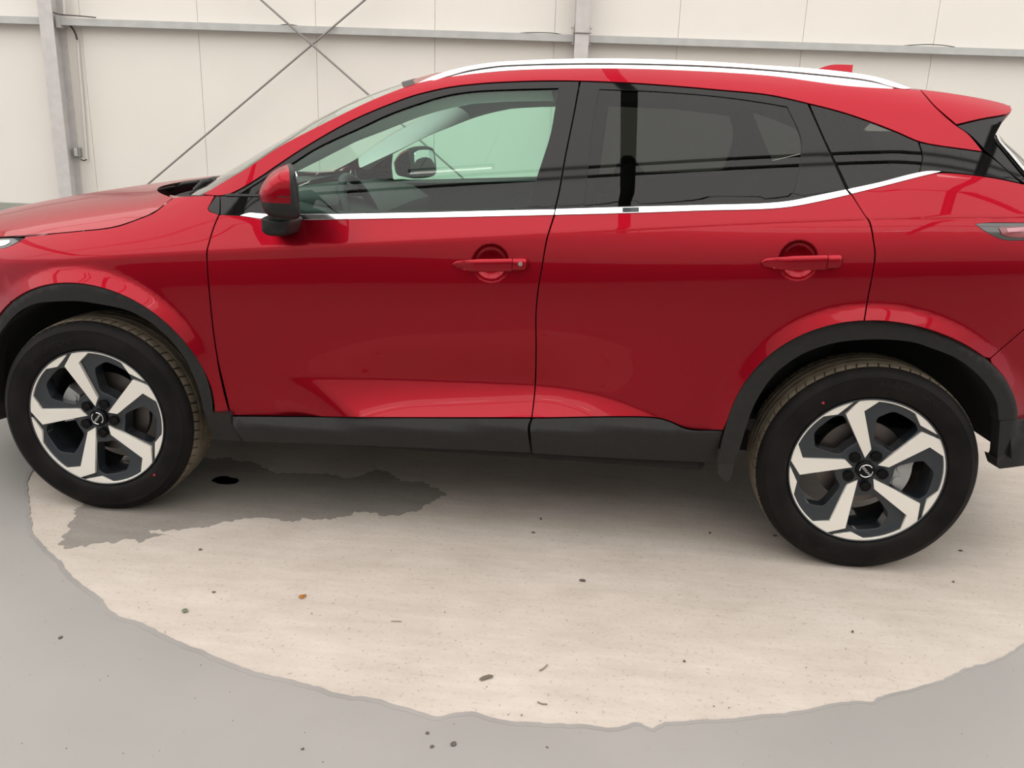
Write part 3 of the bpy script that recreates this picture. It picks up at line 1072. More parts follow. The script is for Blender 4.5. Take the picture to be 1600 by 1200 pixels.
both('window_glass', pl(gl_r2, 5, SG2), SG2, GLASS_R, rd, grid=0.03, depth=0.003, roll=0.0004)

# ---- quarter window and black garnish
gq = [(1265.5, 163.5), (1325, 179.3), (1400, 206.8), (1434, 221.0), (1440, 246), (1435.5, 269.2), (1424, 271), (1375, 284), (1326.5, 295), (1285, 208)]
both('quarter_window', pl(gq, 5, SF), SF, GLASS_R, rq, grid=0.03, depth=0.004, roll=0.0004)
gg = [(1437.2, 222), (1450, 226), (1533, 237.8), (1593.5, 285), (1550, 276.4), (1470, 267.8), (1438.2, 269.2), (1443, 246)]
both('pillar_garnish', pl(gg, 5, SF), SF, BLACK_GLOSS, rq, grid=0.03)

# ---- bright waist strip, one length per panel
SH = off(-0.0045)
both('bright_strip', pl([(375, 336.6), (388, 332.9), (413, 334.3), (467, 335), (650, 332.4), (800, 328.7), (866.3, 327.5), (864.8, 335.3), (800, 336.8), (650, 340), (467, 342.8), (413, 341.6)], 5, SH), SH, CHROME, fd, grid=0.02, depth=0.012)
both('bright_strip', pl([(869, 326.9), (975, 323.6), (1100, 320.6), (1200, 317.6), (1237, 313.7), (1275, 306), (1321.5, 296.6), (1326.8, 303.6), (1275, 315.2), (1237, 322.2), (1200, 325.7), (1100, 328.4), (1000, 331.8), (867, 335.3)], 5, SH), SH, CHROME, rd, grid=0.02, depth=0.012)
both('bright_strip', pl([(1325.3, 295.8), (1375, 285), (1425, 272), (1450, 267.6), (1470, 267.6), (1437.5, 275.3), (1375, 291.3), (1331, 302.2)], 5, SH), SH, CHROME, rq, grid=0.02, depth=0.012)
cap = pl([(973, 324.6), (998, 324), (998, 330.4), (973, 331)], 3, SH)
sheet('strip_dark_piece', cap, off(-0.0062), RIMGREY, rd[0], grid=0.02, depth=0.004, roll=0.0008)  # short darker piece across the near bright strip

# ---- lower cladding
_sz = np.polyfit([0.40, 0.498, 1.04, 1.55, 1.969, 2.2], [0.388, 0.391, 0.425, 0.456, 0.487, 0.50], 2)


def SILL(x, z):
    x = np.asarray(x, float)
    t = np.polyval(_sz, x) - np.asarray(z, float)
    y = -0.006 - 0.50 * t + 0.86 * softplus(t - 0.034, 0.004) + 2.2 * np.clip(t - 0.10, 0, 1) ** 2
    return y + 0.012 * ((x - 1.33) / 1.33) ** 2 + 0.012 * smooth01((0.62 - x) / 0.2)


both('lower_cladding', pl([(363.5, 651.3), (450, 652), (550, 653), (700, 654.3), (828.8, 654.5), (824.2, 667), (828.6, 707), (700, 701.5), (550, 695.5), (380.5, 689.5), (364.3, 664)], 5, SILL), SILL, PLASTIC, fd, grid=0.03, depth=0.03)
both('lower_cladding', pl([(832.6, 654.5), (1024, 654.2), (1045, 659.5), (1074, 671.5), (1128, 674.3), (1116.5, 722.5), (950, 715), (832.8, 708), (829.0, 667)], 5, SILL), SILL, PLASTIC, rd, grid=0.03, depth=0.03)


# wheel-arch cladding
def arch_surface(cx, pf):
    def K(x, z):
        x = np.asarray(x, float)
        z = np.asarray(z, float)
        a = np.arctan2(x - cx, np.maximum(z, 0.30) - HUB)
        d = np.polyval(pf, np.clip(np.abs(a) if cx == 0 else a, -1.75, 1.75)) - np.hypot(x - cx, z - HUB)
        d = np.clip(d, -0.02, 0.12)
        y = -0.030 + 0.55 * softplus(0.017 - d, 0.003) + 0.10 * d
        y = y + 0.24 * np.clip(0.15 - x, 0, None) ** 2 + 0.22 * np.clip(x - 2.62, 0, None) ** 2 + 4.0 * np.clip(x - 3.14, 0, 0.14) ** 2
        return y + 0.30 * np.clip(0.42 - z, 0, None) * smooth01((x - 0.25) / 0.1) * (x < 1)
    return K


KF = arch_surface(0.0, pfF)
KR = arch_surface(WB, pfR)
inF_px = [(335, 687), (327, 668), (315, 625), (295, 570), (270, 535), (237, 505), (200, 485), (150, 474), (100, 470)]
inF = px_xz(inF_px, KF)
k_ = [i for i in range(len(inF)) if inF[i, 0] > 0.02]
inF_full = np.concatenate([inF[k_], [(0.0, inF[k_][-1, 1] + 0.004)], np.array([(-p[0], p[1]) for p in inF[k_][::-1]])])
inF_s = spline(inF_full, 0.02, closed=False, corner=50)
outl = np.concatenate([grow(ARCH_F, np.array([0, HUB]), -0.003), inF_s[::-1]])
seam_end = px_xz([(362.3, 663), (378, 688.5)], KF)
outl = np.concatenate([[seam_end[1]], [seam_end[0]], grow(ARCH_F, np.array([0, HUB]), -0.003), [(-0.55, 0.33), (-0.52, 0.29)], inF_s[::-1]])
both('arch_cladding', outl, KF, PLASTIC, ff, grid=0.02, depth=0.055)
inR_px = [(1145, 724), (1153, 708), (1158.5, 690), (1167, 663), (1178, 633), (1209, 586), (1250, 555), (1294, 538), (1334, 531.5), (1381, 530), (1428, 534.7), (1455, 543.5), (1491.7, 558), (1519, 576.7), (1543, 602), (1557.6, 628), (1561, 657)]
inR_s = px_xz(spline(inR_px, 5, closed=False), KR)
lowR = px_xz([(1121, 724), (1128, 690)], KR)
outl = np.concatenate([lowR, grow(ARCH_R, np.array([WB, HUB]), -0.003), inR_s[::-1]])
both('arch_cladding', outl, KR, PLASTIC, rq, grid=0.02, depth=0.055)
# black lower part of the rear bumper
rbl = pl([(1562.5, 659), (1590.5, 657.3), (1600, 656.2), (1680, 648.5), (1760, 642), (1760, 705), (1680, 715), (1600, 727), (1562, 732), (1557.5, 729), (1559.5, 700)], 5, KR)
rbl[:, 0] = np.minimum(rbl[:, 0], 3.28)
both('bumper_cladding', rbl, off(-0.002, KR), PLASTIC, rb, grid=0.03, depth=0.05)
# mud flap behind the sill
flap = pl([(1121.5, 725.2), (1123, 742), (1132, 752), (1137.5, 753), (1142, 747), (1147.3, 725.2)], 4, KR)
both('mud_flap', flap, off(0.004, KR), RUBBER, rq, grid=0.03, depth=0.012)

# ---- wheel housings
for cx_, R_, yy in ((0.0, 0.445, 0.30), (WB, 0.455, 0.30)):
    for far_ in (False, True):
        vs, fs = [], []
        n = 40
        for i in range(n + 1):
            a = math.radians(9 + 163 * i / n)
            for j, (y, k) in enumerate(((0.02, 1.0), (0.16, 1.0), (yy, 0.97), (yy + 0.02, 0.80), (yy + 0.02, 0.05))):
                px_ = cx_ + R_ * k * math.cos(a)
                pz_ = HUB + R_ * k * math.sin(a)
                vs.append((px_, 2 * YC - y if far_ else y, pz_))
        for i in range(n):
            for j in range(4):
                a_ = i * 5 + j
                fs.append((a_, a_ + 1, a_ + 6, a_ + 5))
        mesh_obj('wheel_housing', vs, fs, LINER, car)

# ---- bulged lofts between the two sides: windscreen, roof, bonnet, rear window


def side3(px, F, step=12):
    q = px_xz(spline(px, step, closed=False, corner=40), F)
    return np.stack([q[:, 0], F(q[:, 0], q[:, 1]), q[:, 1]], -1)


def resample(P, n):
    d = np.concatenate([[0], np.cumsum(np.linalg.norm(np.diff(P, axis=0), axis=1))])
    t = np.linspace(0, d[-1], n)
    return np.stack([np.interp(t, d, P[:, k]) for k in range(P.shape[1])], -1)


def loft(name, near, centre_xz, material, parent, n=28, m=22, power=2.0, thick=0.0, t0=0.0, t1=1.0, shape=None):
    Nn = resample(np.array(near, float), n)
    Cc = resample(np.array(centre_xz, float), n)
    vs = []
    cut = t1 < 1.0
    w = 2 * m + 2 if cut else 2 * m + 1
    for i in range(n):
        for j in range(w):
            t = j / m            # 0 near edge, 1 centre, 2 far edge
            if cut and j > m:
                t = (j - 1) / m
            near_half = j <= m
            tt = t if t <= 1 else 2 - t
            tt = t0 + (t1 - t0) * tt
            y = Nn[i, 1] + (YC - Nn[i, 1]) * tt
            k = (1 - tt) ** power if shape is None else shape(tt)
            x = Cc[i, 0] + (Nn[i, 0] - Cc[i, 0]) * k
            z = Cc[i, 1] + (Nn[i, 2] - Cc[i, 1]) * k
            vs.append((x, y if near_half else 2 * YC - y, z))
    fs = []
    for i in range(n - 1):
        for j in range(w - 1):
            if cut and j == m:
                continue
            a = i * w + j
            fs.append((a, a + 1, a + w + 1, a + w))
    # normals up
    v = np.array(vs)
    f0 = fs[len(fs) // 2]
    nn = np.cross(v[f0[1]] - v[f0[0]], v[f0[2]] - v[f0[0]])
    if nn[2] < 0:
        fs = [f[::-1] for f in fs]
    if cut:
        o = None
        for half in (0, 1):
            keep = [f for f in fs if (f[0] % w > m) == bool(half)]
            used = sorted({i for f in keep for i in f})
            ix = {u: k for k, u in enumerate(used)}
            o2 = mesh_obj(name, [vs[u] for u in used], [tuple(ix[i] for i in f) for f in keep], material, parent)
            o = o or o2
        return o
    o = mesh_obj(name, vs, fs, material, parent)
    if thick:
        md = o.modifiers.new('thickness', 'SOLIDIFY')
        md.thickness = thick
        md.offset = -1
    return o


# windscreen
ws_near = side3([(312, 305), (354, 284), (387, 264.5), (437, 231.5), (500, 198.5), (575, 161.5), (632, 138)], off(0.004, SC))
ws_c = [tuple(at_y(x, y, 0.72)[[0, 2]]) for x, y in [(314, 297), (335, 285), (400, 247), (450, 217), (500, 185), (550, 160), (600, 140), (636, 129)]]
windscreen = loft('windscreen', ws_near, ws_c, GLASS_W, car, n=24, m=16, power=2.2)
# dark frit band round the glass
loft('windscreen_band', ws_near + [0, 0.001, -0.003], [(a + 0.002, b - 0.004) for a, b in ws_c], RUBBER, car, n=24, m=3, power=2.2, t1=0.035)
# roof
rf_near = side3([(632, 138), (650, 132), (690, 123.5), (750, 116), (800, 111.5), (925, 108.5), (1050, 111), (1200, 120), (1325, 136), (1400, 140.5), (1437, 142.5)], off(0.002, SC))
rf_c = [(ws_c[-1][0] + 0.005, ws_c[-1][1] + 0.004), (1.10, 1.588), (1.35, 1.618), (1.7, 1.632), (2.1, 1.628), (2.5, 1.605), (2.81, 1.572)]
roof = loft('roof', rf_near, rf_c, PAINT, car, n=30, m=14, power=2.4)
loft('front_roof_edge', side3([(633, 137), (640, 134.5), (650, 131.5)], off(0.0, SC)) + [0, 0, 0.001], [(ws_c[-1][0] - 0.005, ws_c[-1][1] + 0.006), (ws_c[-1][0] + 0.04, ws_c[-1][1] + 0.018)], RUBBER, roof, n=3, m=14, power=2.2)
# bonnet
hood_near = side3([(-160, 404), (-120, 390.5), (-60, 376.5), (0, 370.2), (90, 363.8), (135, 359.4), (165, 356.4), (187.5, 351.6), (210, 343.8), (240, 331.6), (251, 323.6), (270, 309)], S0)
hood_c = [tuple(at_y(x, y, 0.72)[[0, 2]]) for x, y in [(-90, 400), (-60, 372), (0, 337), (58, 317), (130, 303), (200, 292), (235, 287.5), (268, 284.2), (298, 281.8)]]


def hood_shape(t):
    # rises quickly beside the wing, then runs nearly level; a soft power bulge a third of the way in
    return (1 - t) ** 2.6 - 0.10 * math.exp(-((t - 0.42) / 0.13) ** 2)


bonnet = loft('bonnet', hood_near, hood_c, PAINT, car, n=40, m=30, shape=lambda t: (1 - t) ** 4.2)
# fender top ledge behind the bonnet, up to the windscreen
led = side3([(271, 310), (300, 307), (335, 305)], S0)
cowl_c = [(hood_c[-1][0] + 0.02, hood_c[-1][1] - 0.035), (ws_c[0][0] + 0.02, ws_c[0][1] - 0.045), (ws_c[0][0] + 0.08, ws_c[0][1] - 0.03)]
loft('cowl_panel', led + [0, 0.012, -0.012], cowl_c, RUBBER, car, n=8, m=12, power=2.5)
loft('fender_ledge', side3([(268, 309.8), (300, 306.9), (336, 304.9)], S0), [(hood_c[-1][0] + 0.02, hood_c[-1][1]), (ws_c[0][0] - 0.02, ws_c[0][1]), (ws_c[0][0] + 0.06, ws_c[0][1])], PAINT, car, n=8, m=3, power=2.5, t1=0.10)

# wipers lying at the foot of the windscreen
for (p, q, r_) in (((262, 299.5), (318, 283), 0.60), ((304, 298), (337, 280.5), 0.42)):
    a = at_y(*p, r_)
    b = at_y(*q, r_ + 0.02)
    bm = bmesh.new()
    tube(bm, [a, a * 0.55 + b * 0.45 + [0, 0, 0.012], b], [0.005, 0.007, 0.010] if r_ > 0.5 else [0.010, 0.013, 0.012], 8)
    tube(bm, [b + [-0.01, 0.35, 0.004], b + [0.0, -0.04, 0.0]], [0.004, 0.006], 6)
    bm_obj('windscreen_wiper', bm, RUBBER, car, smooth=True, angle=50)

# spoiler, rear pillar, rear window, tailgate
SPF = off(-0.006)
sp_px = [(1440, 141.5), (1446, 147.5), (1461.5, 165), (1494.5, 193.6), (1534, 184.5), (1571.5, 177.6), (1579, 174.8), (1580.5, 170), (1576, 166), (1562, 161.5), (1525, 153.5), (1500, 149.5), (1470, 145)]
tail = tag(empty('tailgate', (0, 0, 0), car))
tail.parent = car
for far_ in (False, True):
    sheet('spoiler_end', pl(sp_px, 4, SPF), SPF, PAINT, tail, far=far_, grid=0.02, depth=0.05)
sp_near = side3([(1438.5, 141), (1470, 144.6), (1500, 149), (1525, 153), (1562, 161), (1578, 166.5)], SPF)
sp_c = [tuple(at_y(x, y, 0.55)[[0, 2]]) for x, y in [(1426, 136.8), (1470, 142), (1500, 147), (1525, 152), (1562, 159.5), (1579, 164.5)]]
loft('roof_spoiler', sp_near, sp_c, PAINT, tail, n=14, m=12, power=2.4, thick=0.02)
gt = [(1496, 196.8), (1534, 187.5), (1571.5, 180.3), (1562, 197), (1553.5, 213), (1556, 219), (1598, 270), (1650, 325), (1652, 302), (1602, 286), (1544.5, 238), (1516, 210)]
for far_ in (False, True):
    sheet('hatch_pillar', pl(gt, 5, off(0.002)), off(0.002), BLACK_GLOSS, tail, far=far_, grid=0.03, depth=0.03)
hb = pl([(1486, 196), (1500, 194), (1545, 236), (1612, 292), (1596, 296), (1528, 246)], 5, off(0.02))
for far_ in (False, True):
    sheet('hatch_seal', hb, off(0.02), SHELL, tail, far=far_, grid=0.05, depth=0.01)
rw_near = side3([(1554, 213), (1556, 219), (1575, 242), (1598, 270), (1650, 325)], off(-0.004))
rw_c = [tuple(at_y(x, y, 0.62)[[0, 2]]) for x, y in [(1556, 209), (1562, 215), (1585, 234), (1612, 259), (1668, 312)]]
loft('rear_window', rw_near, rw_c, GLASS_R, tail, n=14, m=14, power=2.2, thick=0.004)
loft('window_edge', rw_near + [0.004, -0.002, 0.004], [(a + 0.006, b + 0.004) for a, b in rw_c], mat('pale_glass_edge', (0.75, 0.78, 0.78), rough=0.15), tail, n=14, m=3, power=2.2, t1=0.045)
def edge3(x, zs, F, dx=0.0, dy=0.0):
    return np.array([(x + dx, float(F(x, z)) + dy, z) for z in zs])


tz = [1.19, 1.10, 0.98, 0.86, 0.72]
tg_near = np.concatenate([[rw_near[-1] + [0.0, 0.0, -0.004]], edge3(3.238, tz, S0, dy=0.004)])
loft('tailgate_panel', tg_near, [(rw_c[-1][0], rw_c[-1][1] - 0.004), (3.415, 1.17), (3.41, 1.08), (3.42, 0.97), (3.42, 0.86), (3.42, 0.72)], PAINT, tail, n=16, m=12, power=2.6)
loft('bumper_centre', edge3(3.277, [0.90, 0.78, 0.66, 0.545], S0, dy=0.002), [(3.44, 0.80), (3.48, 0.74), (3.50, 0.66), (3.49, 0.545)], PAINT, rb[0], n=12, m=12, power=3.0)
loft('bumper_cladding', edge3(3.277, [0.540, 0.46, 0.385], KR, dy=0.0), [(3.485, 0.540), (3.47, 0.45), (3.43, 0.37)], PLASTIC, rb[0], n=10, m=12, power=3.0)
# front end
h0 = hood_near[0]
fe_near = np.concatenate([[h0 + [0.004, 0.004, -0.006]], np.array([(x + 0.006, float(S0(x, z)) + 0.004, z) for x, z in ((-0.865, 0.70), (-0.85, 0.50), (-0.80, 0.32))])])
loft('front_grille', fe_near, [(hood_c[0][0] + 0.004, hood_c[0][1] - 0.008), (-1.07, 0.62), (-1.05, 0.46), (-0.97, 0.29)], BLACK_GLOSS, fb[0], n=14, m=12, power=2.6)

# ---- lamps
hl = pl([(37, 372.6), (29, 377), (19, 382.5), (7, 387), (-8, 388.8), (-60, 392), (-150, 404), (-140, 396), (-60, 379), (0, 373), (20, 372.4)], 4, SF)
HL = both('headlamp', hl, SF, LAMPLENS, (car, car), grid=0.03)
both('daytime_light', pl([(-60, 384), (-20, 377.5), (3, 375.6), (14, 375), (15, 378), (10, 381.5), (0, 384.5), (-40, 387)], 3, off(-0.002)), off(-0.002), LAMPWHITE, HL, grid=0.02, depth=0.003, roll=0.001)
tl = pl([(1524, 349.8), (1530, 349), (1545, 348.8), (1600, 348.8), (1705, 348.6), (1705, 376.5), (1600, 375), (1575, 375), (1560, 371.6), (1541, 362)], 4, SF)
tl[:, 0] = np.minimum(tl[:, 0], 3.24)
TL = both('tail_lamp', tl, SF, LAMPLENS, (car, car), grid=0.03)
both('red_lens', pl([(1561, 355.5), (1600, 354.5), (1680, 354.5), (1680, 372), (1600, 371), (1578, 369.5), (1566, 366)], 3, off(-0.001)), off(-0.001), LAMPRED, TL, grid=0.02, depth=0.003, roll=0.001)
both('bright_lens', pl([(1573, 357.2), (1600, 355.5), (1680, 355.5), (1680, 361), (1600, 361.5), (1575, 362.5)], 3, off(-0.0025)), off(-0.0025), mat('lamp_pink', (0.62, 0.25, 0.30), rough=0.2, coat=1.0), TL, grid=0.02, depth=0.003, roll=0.001)

# ---- roof rails: bar above, flange below, a dark sheet as the shade in the slit between
RY = 0.290


def rail_face(x, z):
    x = np.asarray(x, float)
    t = np.asarray(z, float) - np.polyval(RFP, np.clip(x, 0.9, 2.9))
    return RY - 0.012 + 0.9 * (t - 0.02) + 0 * x


bar_top = [(652, 130.3), (682, 117), (725, 105), (775, 97.3), (800, 95.7), (875, 92.4), (975, 91.9), (1100, 96), (1200, 102.6), (1275, 107.8), (1337, 114.8), (1375, 122), (1423, 137.8)]
bar_bot = [(1408, 137.6), (1385, 131.5), (1368, 126.5), (1340, 121.5), (1300, 117), (1200, 107.6), (1100, 101.4), (975, 98), (875, 98.2), (800, 100.5), (775, 102.3), (730, 109.5), (695, 119.5), (672, 127)]
fl_top = [(694, 122.8), (730, 113.4), (775, 106.2), (800, 104.2), (875, 102), (975, 101.7), (1100, 105.2), (1200, 111.4), (1300, 120.7), (1340, 125.2), (1368, 130), (1396, 137.5)]
fl_bot = [(1380, 137.5), (1325, 133.2), (1200, 117.3), (1050, 108.5), (925, 106), (800, 109), (750, 113.3), (715, 118)]
rail = both('roof_rail', pl(bar_top + bar_bot, 5, rail_face), rail_face, RAIL, (car, car), grid=0.03, depth=0.022, roll=0.0015)
both('rail_gap_shade', pl(bar_top[2:-2] + [(1375, 131), (1300, 121), (1200, 112), (975, 103), (800, 105), (730, 113)], 6, off(0.010, rail_face)), off(0.010, rail_face), RUBBER, rail, grid=0.04, depth=0.01)  # dark sheet standing in for the shade between bar and flange
both('rail_flange', pl(fl_top + fl_bot, 5, off(0.004, rail_face)), off(0.004, rail_face), RAIL, rail, grid=0.03, depth=0.03, roll=0.002)

# ---- shark-fin aerial
fin = [tuple(at_y(x, y, YC)[[0, 2]]) for x, y in [(1268, 113), (1280, 107), (1292, 103), (1303, 101), (1332.5, 101.5), (1330, 110), (1328, 122), (1268, 122)]]
vs, fs = [], []
Fs = spline(np.array(fin), 0.02, corner=50)
zmin, zmax = Fs[:, 1].min(), Fs[:, 1].max()
for sgn in (-1, 1):
    for (x, z) in Fs:
        k = (zmax - z) / (zmax - zmin)
        vs.append((x, YC + sgn * (0.006 + 0.028 * k), z))
n = len(Fs)
fs.append(tuple(range(n)))
fs.append(tuple(range(2 * n - 1, n - 1, -1)))
for i in range(n):
    j = (i + 1) % n
    fs.append((i, i + n, j + n, j))
mesh_obj('aerial_fin', vs, fs, PAINT, roof, smooth=False)

# ---- underbody
bm = bmesh.new()
bm_box(bm, (-0.55, 0.42, 0.24), (2.9, 2 * YC - 0.42, 0.36), bevel=0.02)
bm_box(bm, (2.3, 0.34, 0.42), (3.25, 2 * YC - 0.34, 0.60), bevel=0.02)
bm_box(bm, (0.50, 0.06, 0.29), (2.15, 2 * YC - 0.06, 0.40), bevel=0.02)
bm_obj('underbody', bm, SHELL, car)

# ---- door handles
def handle_mesh(parent, pxl, far, lock):
    """pxl: (left tip, right end, top at right, bottom at right) pixels"""
    (x0p, y0p), (x1p, ytop, ybot) = pxl
    yy = -0.045
    tip = at_y(x0p, y0p, -0.012)
    tr = at_y(x1p, ytop, yy)
    br = at_y(x1p, ybot, yy)
    L = tr[0] - tip[0]
    hz = (tr[2] - br[2]) / 2
    zc0, zc1 = tip[2], (tr[2] + br[2]) / 2
    split = 0.79
    for part, (ta, tb) in (('door_handle', (0, split - 0.004)), ('handle_cap', (split + 0.004, 1))):
        ts = [ta + (tb - ta) * i / 24 for i in range(25)]
        if part == 'handle_cap':
            ts = [ta + (tb - ta) * i / 10 for i in range(9)] + [0.96, 0.975, 0.988, 0.996, 1.0]
        vs, fs = [], []
        n = 22
        for t in ts:
            x = tip[0] + L * t
            zc = zc0 + (zc1 - zc0) * t
            h = hz * min(1, (0.24 + 1.25 * t ** 0.5)) if t < 0.85 else hz
            h = min(h, hz)
            if t < 0.05:
                h *= (max(t, 0.0004) / 0.05) ** 0.5
            if t > 0.93:
                h *= max(0.02, 1 - ((t - 0.93) / 0.07) ** 2.4 * 0.75)
            ys = float(S0(x, zc))
            outy = ys - 0.010 - 0.030 * smooth01(t / 0.35) - 0.004 * math.sin(math.pi * t)
            if t > 0.94:
                outy += 0.022 * ((t - 0.94) / 0.06) ** 2
            iny = ys - (0.004 if (t < 0.14 or t > 0.80) else 0.022)
            if t > 0.80:
                iny = ys + 0.002
            for k in range(n):
                a = 2 * math.pi * k / n
                ca, sa = math.cos(a), math.sin(a)
                e = 0.62
                zz = h * math.copysign(abs(sa) ** e, sa)
                q = math.copysign(abs(ca) ** e, ca)
                y = (outy + iny) / 2 - (iny - outy) / 2 * q
                if q > 0:      # outer face: a ridge a little above the middle
                    y += 0.006 * (zz / h * 0.8 - 0.25) ** 2 * q if h > 1e-6 else 0
                vs.append((x, y, zc + zz))
        for i in range(len(ts) - 1):
            for k in range(n):
                fs.append((i * n + k, i * n + (k + 1) % n, (i + 1) * n + (k + 1) % n, (i + 1) * n + k))
        fs.append(tuple(range(n - 1, -1, -1)))
        fs.append(tuple(range((len(ts) - 1) * n, len(ts) * n)))
        if far:
            vs = [(a, 2 * YC - b, c) for a, b, c in vs]
        else:
            fs = [f[::-1] for f in fs]
        o = mesh_obj(part, vs, fs, PAINT, parent)
        o.data.set_sharp_from_angle(angle=math.radians(50))
    if lock and not far:
        c = at_y(813, 412.5, float(S0(1.47, 1.02)) - 0.0485)
        bm = bmesh.new()
        tube(bm, [c + [0, 0.006, 0], c + [0, -0.0015, 0]], [0.0068, 0.0062], 20)
        bm_obj('lock_cylinder', bm, CHROME, parent, smooth=True, angle=40)
        bm = bmesh.new()
        bm_box(bm, c + [-0.0012, -0.0025, -0.004], c + [0.0012, -0.0014, 0.0035])
        bm_obj('key_slot', bm, RUBBER, parent)


for k in (0, 1):
    handle_mesh(fd[k], ((707.5, 412), (827.5, 402.5, 423)), bool(k), True)
    handle_mesh(rd[k], ((1185.5, 408), (1318.5, 396.3, 419.5)), bool(k), False)

# ---- door mirrors: housing lofted from the inner to the outer end
MY = -0.115
mir_px = [(405.2, 300), (407.5, 292), (412.3, 283.5), (423, 270.3), (438, 261), (454, 256.6), (458.8, 259), (462, 277), (465, 297), (467.3, 320), (468, 334), (466, 339.5), (460, 341.8), (442, 340), (425, 337), (418.5, 334.5), (412, 327), (407.5, 311)]
MP = np.array([at_y(x, y, MY)[[0, 2]] for x, y in spline(mir_px, 1.5, corner=48)])
MC = MP.mean(0)
mir_y = [(0.02, 0.72), (0.005, 0.90), (-0.03, 0.97), (-0.08, 1.0), (-0.115, 1.0), (-0.15, 0.975), (-0.178, 0.915), (-0.196, 0.82), (-0.207, 0.68), (-0.2125, 0.48), (-0.2145, 0.25), (-0.215, 0.02)]


def mirror_set(far, part_parent):
    n = len(MP)
    vs = []
    xr = MP[:, 0].max() - 0.006
    for (y, k) in mir_y:
        for p in MP:
            q = MC + (p - MC) * k
            # the rear face (towards the driver) keeps flat: only its height shrinks
            rear = smooth01((p[0] - (xr - 0.05)) / 0.05)
            kx = k + (1 - k) * rear * 0.55
            # ... and is turned inwards, towards the driver
            qx = MC[0] + (p[0] - MC[0]) * kx - (0.30 + 0.12 * rear) * (max(y, -0.20) - MY)
            vs.append((qx, y, q[1]))
    P_ = np.array(vs)
    faces = []
    for i in range(len(mir_y) - 1):
        for k in range(n):
            faces.append((i * n + k, i * n + (k + 1) % n, (i + 1) * n + (k + 1) % n, (i + 1) * n + k))
    faces.append(tuple(range(n)))
    faces.append(tuple((len(mir_y) - 1) * n + k for k in range(n - 1, -1, -1)))
    xs = at_y(450.5, 300, MY)[0]
    zs = at_y(420, 298, MY)[2]
    zl = at_y(430, 312, MY)[2]
    def pjx(c):
        d_ = c - CAM
        Z_ = d_ @ FWD
        return 800 + FPX * (d_ @ RGT) / Z_, 600 - FPX * (d_ @ UPV) / Z_
    bmq = bmesh.new()
    bq = [bmq.verts.new(p) for p in P_]
    for f in faces:
        bmq.faces.new([bq[i] for i in f])
    for co, no in (((0, 0, zl), (0, 0, 1)), ((xs, MY, 0), (1, 0.42, 0))):
        bmesh.ops.bisect_plane(bmq, geom=bmq.verts[:] + bmq.edges[:] + bmq.faces[:], plane_co=co, plane_no=no)
    bmq.verts.index_update()
    P_ = np.array([tuple(v.co) for v in bmq.verts])
    faces = [tuple(v.index for v in f.verts) for f in bmq.faces]
    bmq.free()
    groups = {'mirror_cap': [], 'mirror_housing': []}
    for f in faces:
        c = P_[list(f)].mean(0)
        if len(f) > 12 or c[0] > xs - 0.42 * (c[1] - MY) or c[2] < zl:
            groups['mirror_housing'].append(f)
        else:
            groups['mirror_cap'].append(f)
    if far:
        P_ = P_.copy()
        P_[:, 1] = 2 * YC - P_[:, 1]
    base = None
    for g, m_ in (('mirror_housing', PLASTIC), ('mirror_cap', PAINT)):
        fl = groups[g]
        used = sorted({i for f in fl for i in f})
        mp_ = {u: i for i, u in enumerate(used)}
        ff_ = [tuple(mp_[i] for i in f) for f in fl]
        if not far:
            ff_ = [f[::-1] for f in ff_]
        o = mesh_obj('side_mirror' if base is None else g, P_[used], ff_, m_, part_parent if base is None else base)
        o.data.set_sharp_from_angle(angle=math.radians(42))
        if base is None:
            base = o
    # parting line between painted cap and black lower half
    sgn = -1 if far else 1

    def Y_(y):
        return 2 * YC - y if far else y
    # glass set in the rear face
    rear = np.array([p for p in MP])
    zlo, zhi = rear[:, 1].min(), rear[:, 1].max()
    gx = MP[:, 0].max()
    vs, n2 = [], 28
    for i in range(n2):
        a = 2 * math.pi * i / n2
        e = 0.55
        yy = -0.095 + 0.085 * math.copysign(abs(math.cos(a)) ** e, math.cos(a))
        zz = (zlo + zhi) / 2 + 0.008 + 0.056 * math.copysign(abs(math.sin(a)) ** e, math.sin(a))
        vs.append((gx - 0.009 - 0.045 * (zz - (zlo + zhi) / 2) - 0.42 * (yy - MY), Y_(yy), zz))
    vs2 = [(x + 0.004, y, z) for x, y, z in vs]
    fs = [tuple(range(n2)), tuple(range(2 * n2 - 1, n2 - 1, -1))] + [(i, (i + 1) % n2, n2 + (i + 1) % n2, n2 + i) for i in range(n2)]
    bm = bmesh.new()
    bv = [bm.verts.new(v) for v in vs + vs2]
    for f in fs:
        bm.faces.new([bv[i] for i in f])
    bm_obj('mirror_glass', bm, MIRRORM, base)
    # foot on the door
    ft = [(415, 337), (462, 341), (462.5, 350), (460, 363), (455, 366.5), (424, 366), (416, 360)]
    fp = np.array([at_y(x, y, -0.03)[[0, 2]] for x, y in spline(ft, 3, corner=40)])
    fc = fp.mean(0)
    ys_ = [(0.05, 1.0), (0.0, 0.99), (-0.04, 0.96), (-0.075, 0.90), (-0.095, 0.78), (-0.102, 0.55), (-0.104, 0.05)]
    vs, fs = [], []
    for (y, k) in ys_:
        for p in fp:
            q = fc + (p - fc) * k
            if k < 0.9:
                q[1] += (1 - k) * 0.015
            vs.append((q[0], Y_(y), q[1]))
    n = len(fp)
    for i in range(len(ys_) - 1):
        for k in range(n):
            fs.append((i * n + k, i * n + (k + 1) % n, (i + 1) * n + (k + 1) % n, (i + 1) * n + k))
    fs.append(tuple((len(ys_) - 1) * n + k for k in range(n)))
    bm = bmesh.new()
    bv = [bm.verts.new(v) for v in vs]
    for f in fs:
        bm.faces.new([bv[i] for i in f])
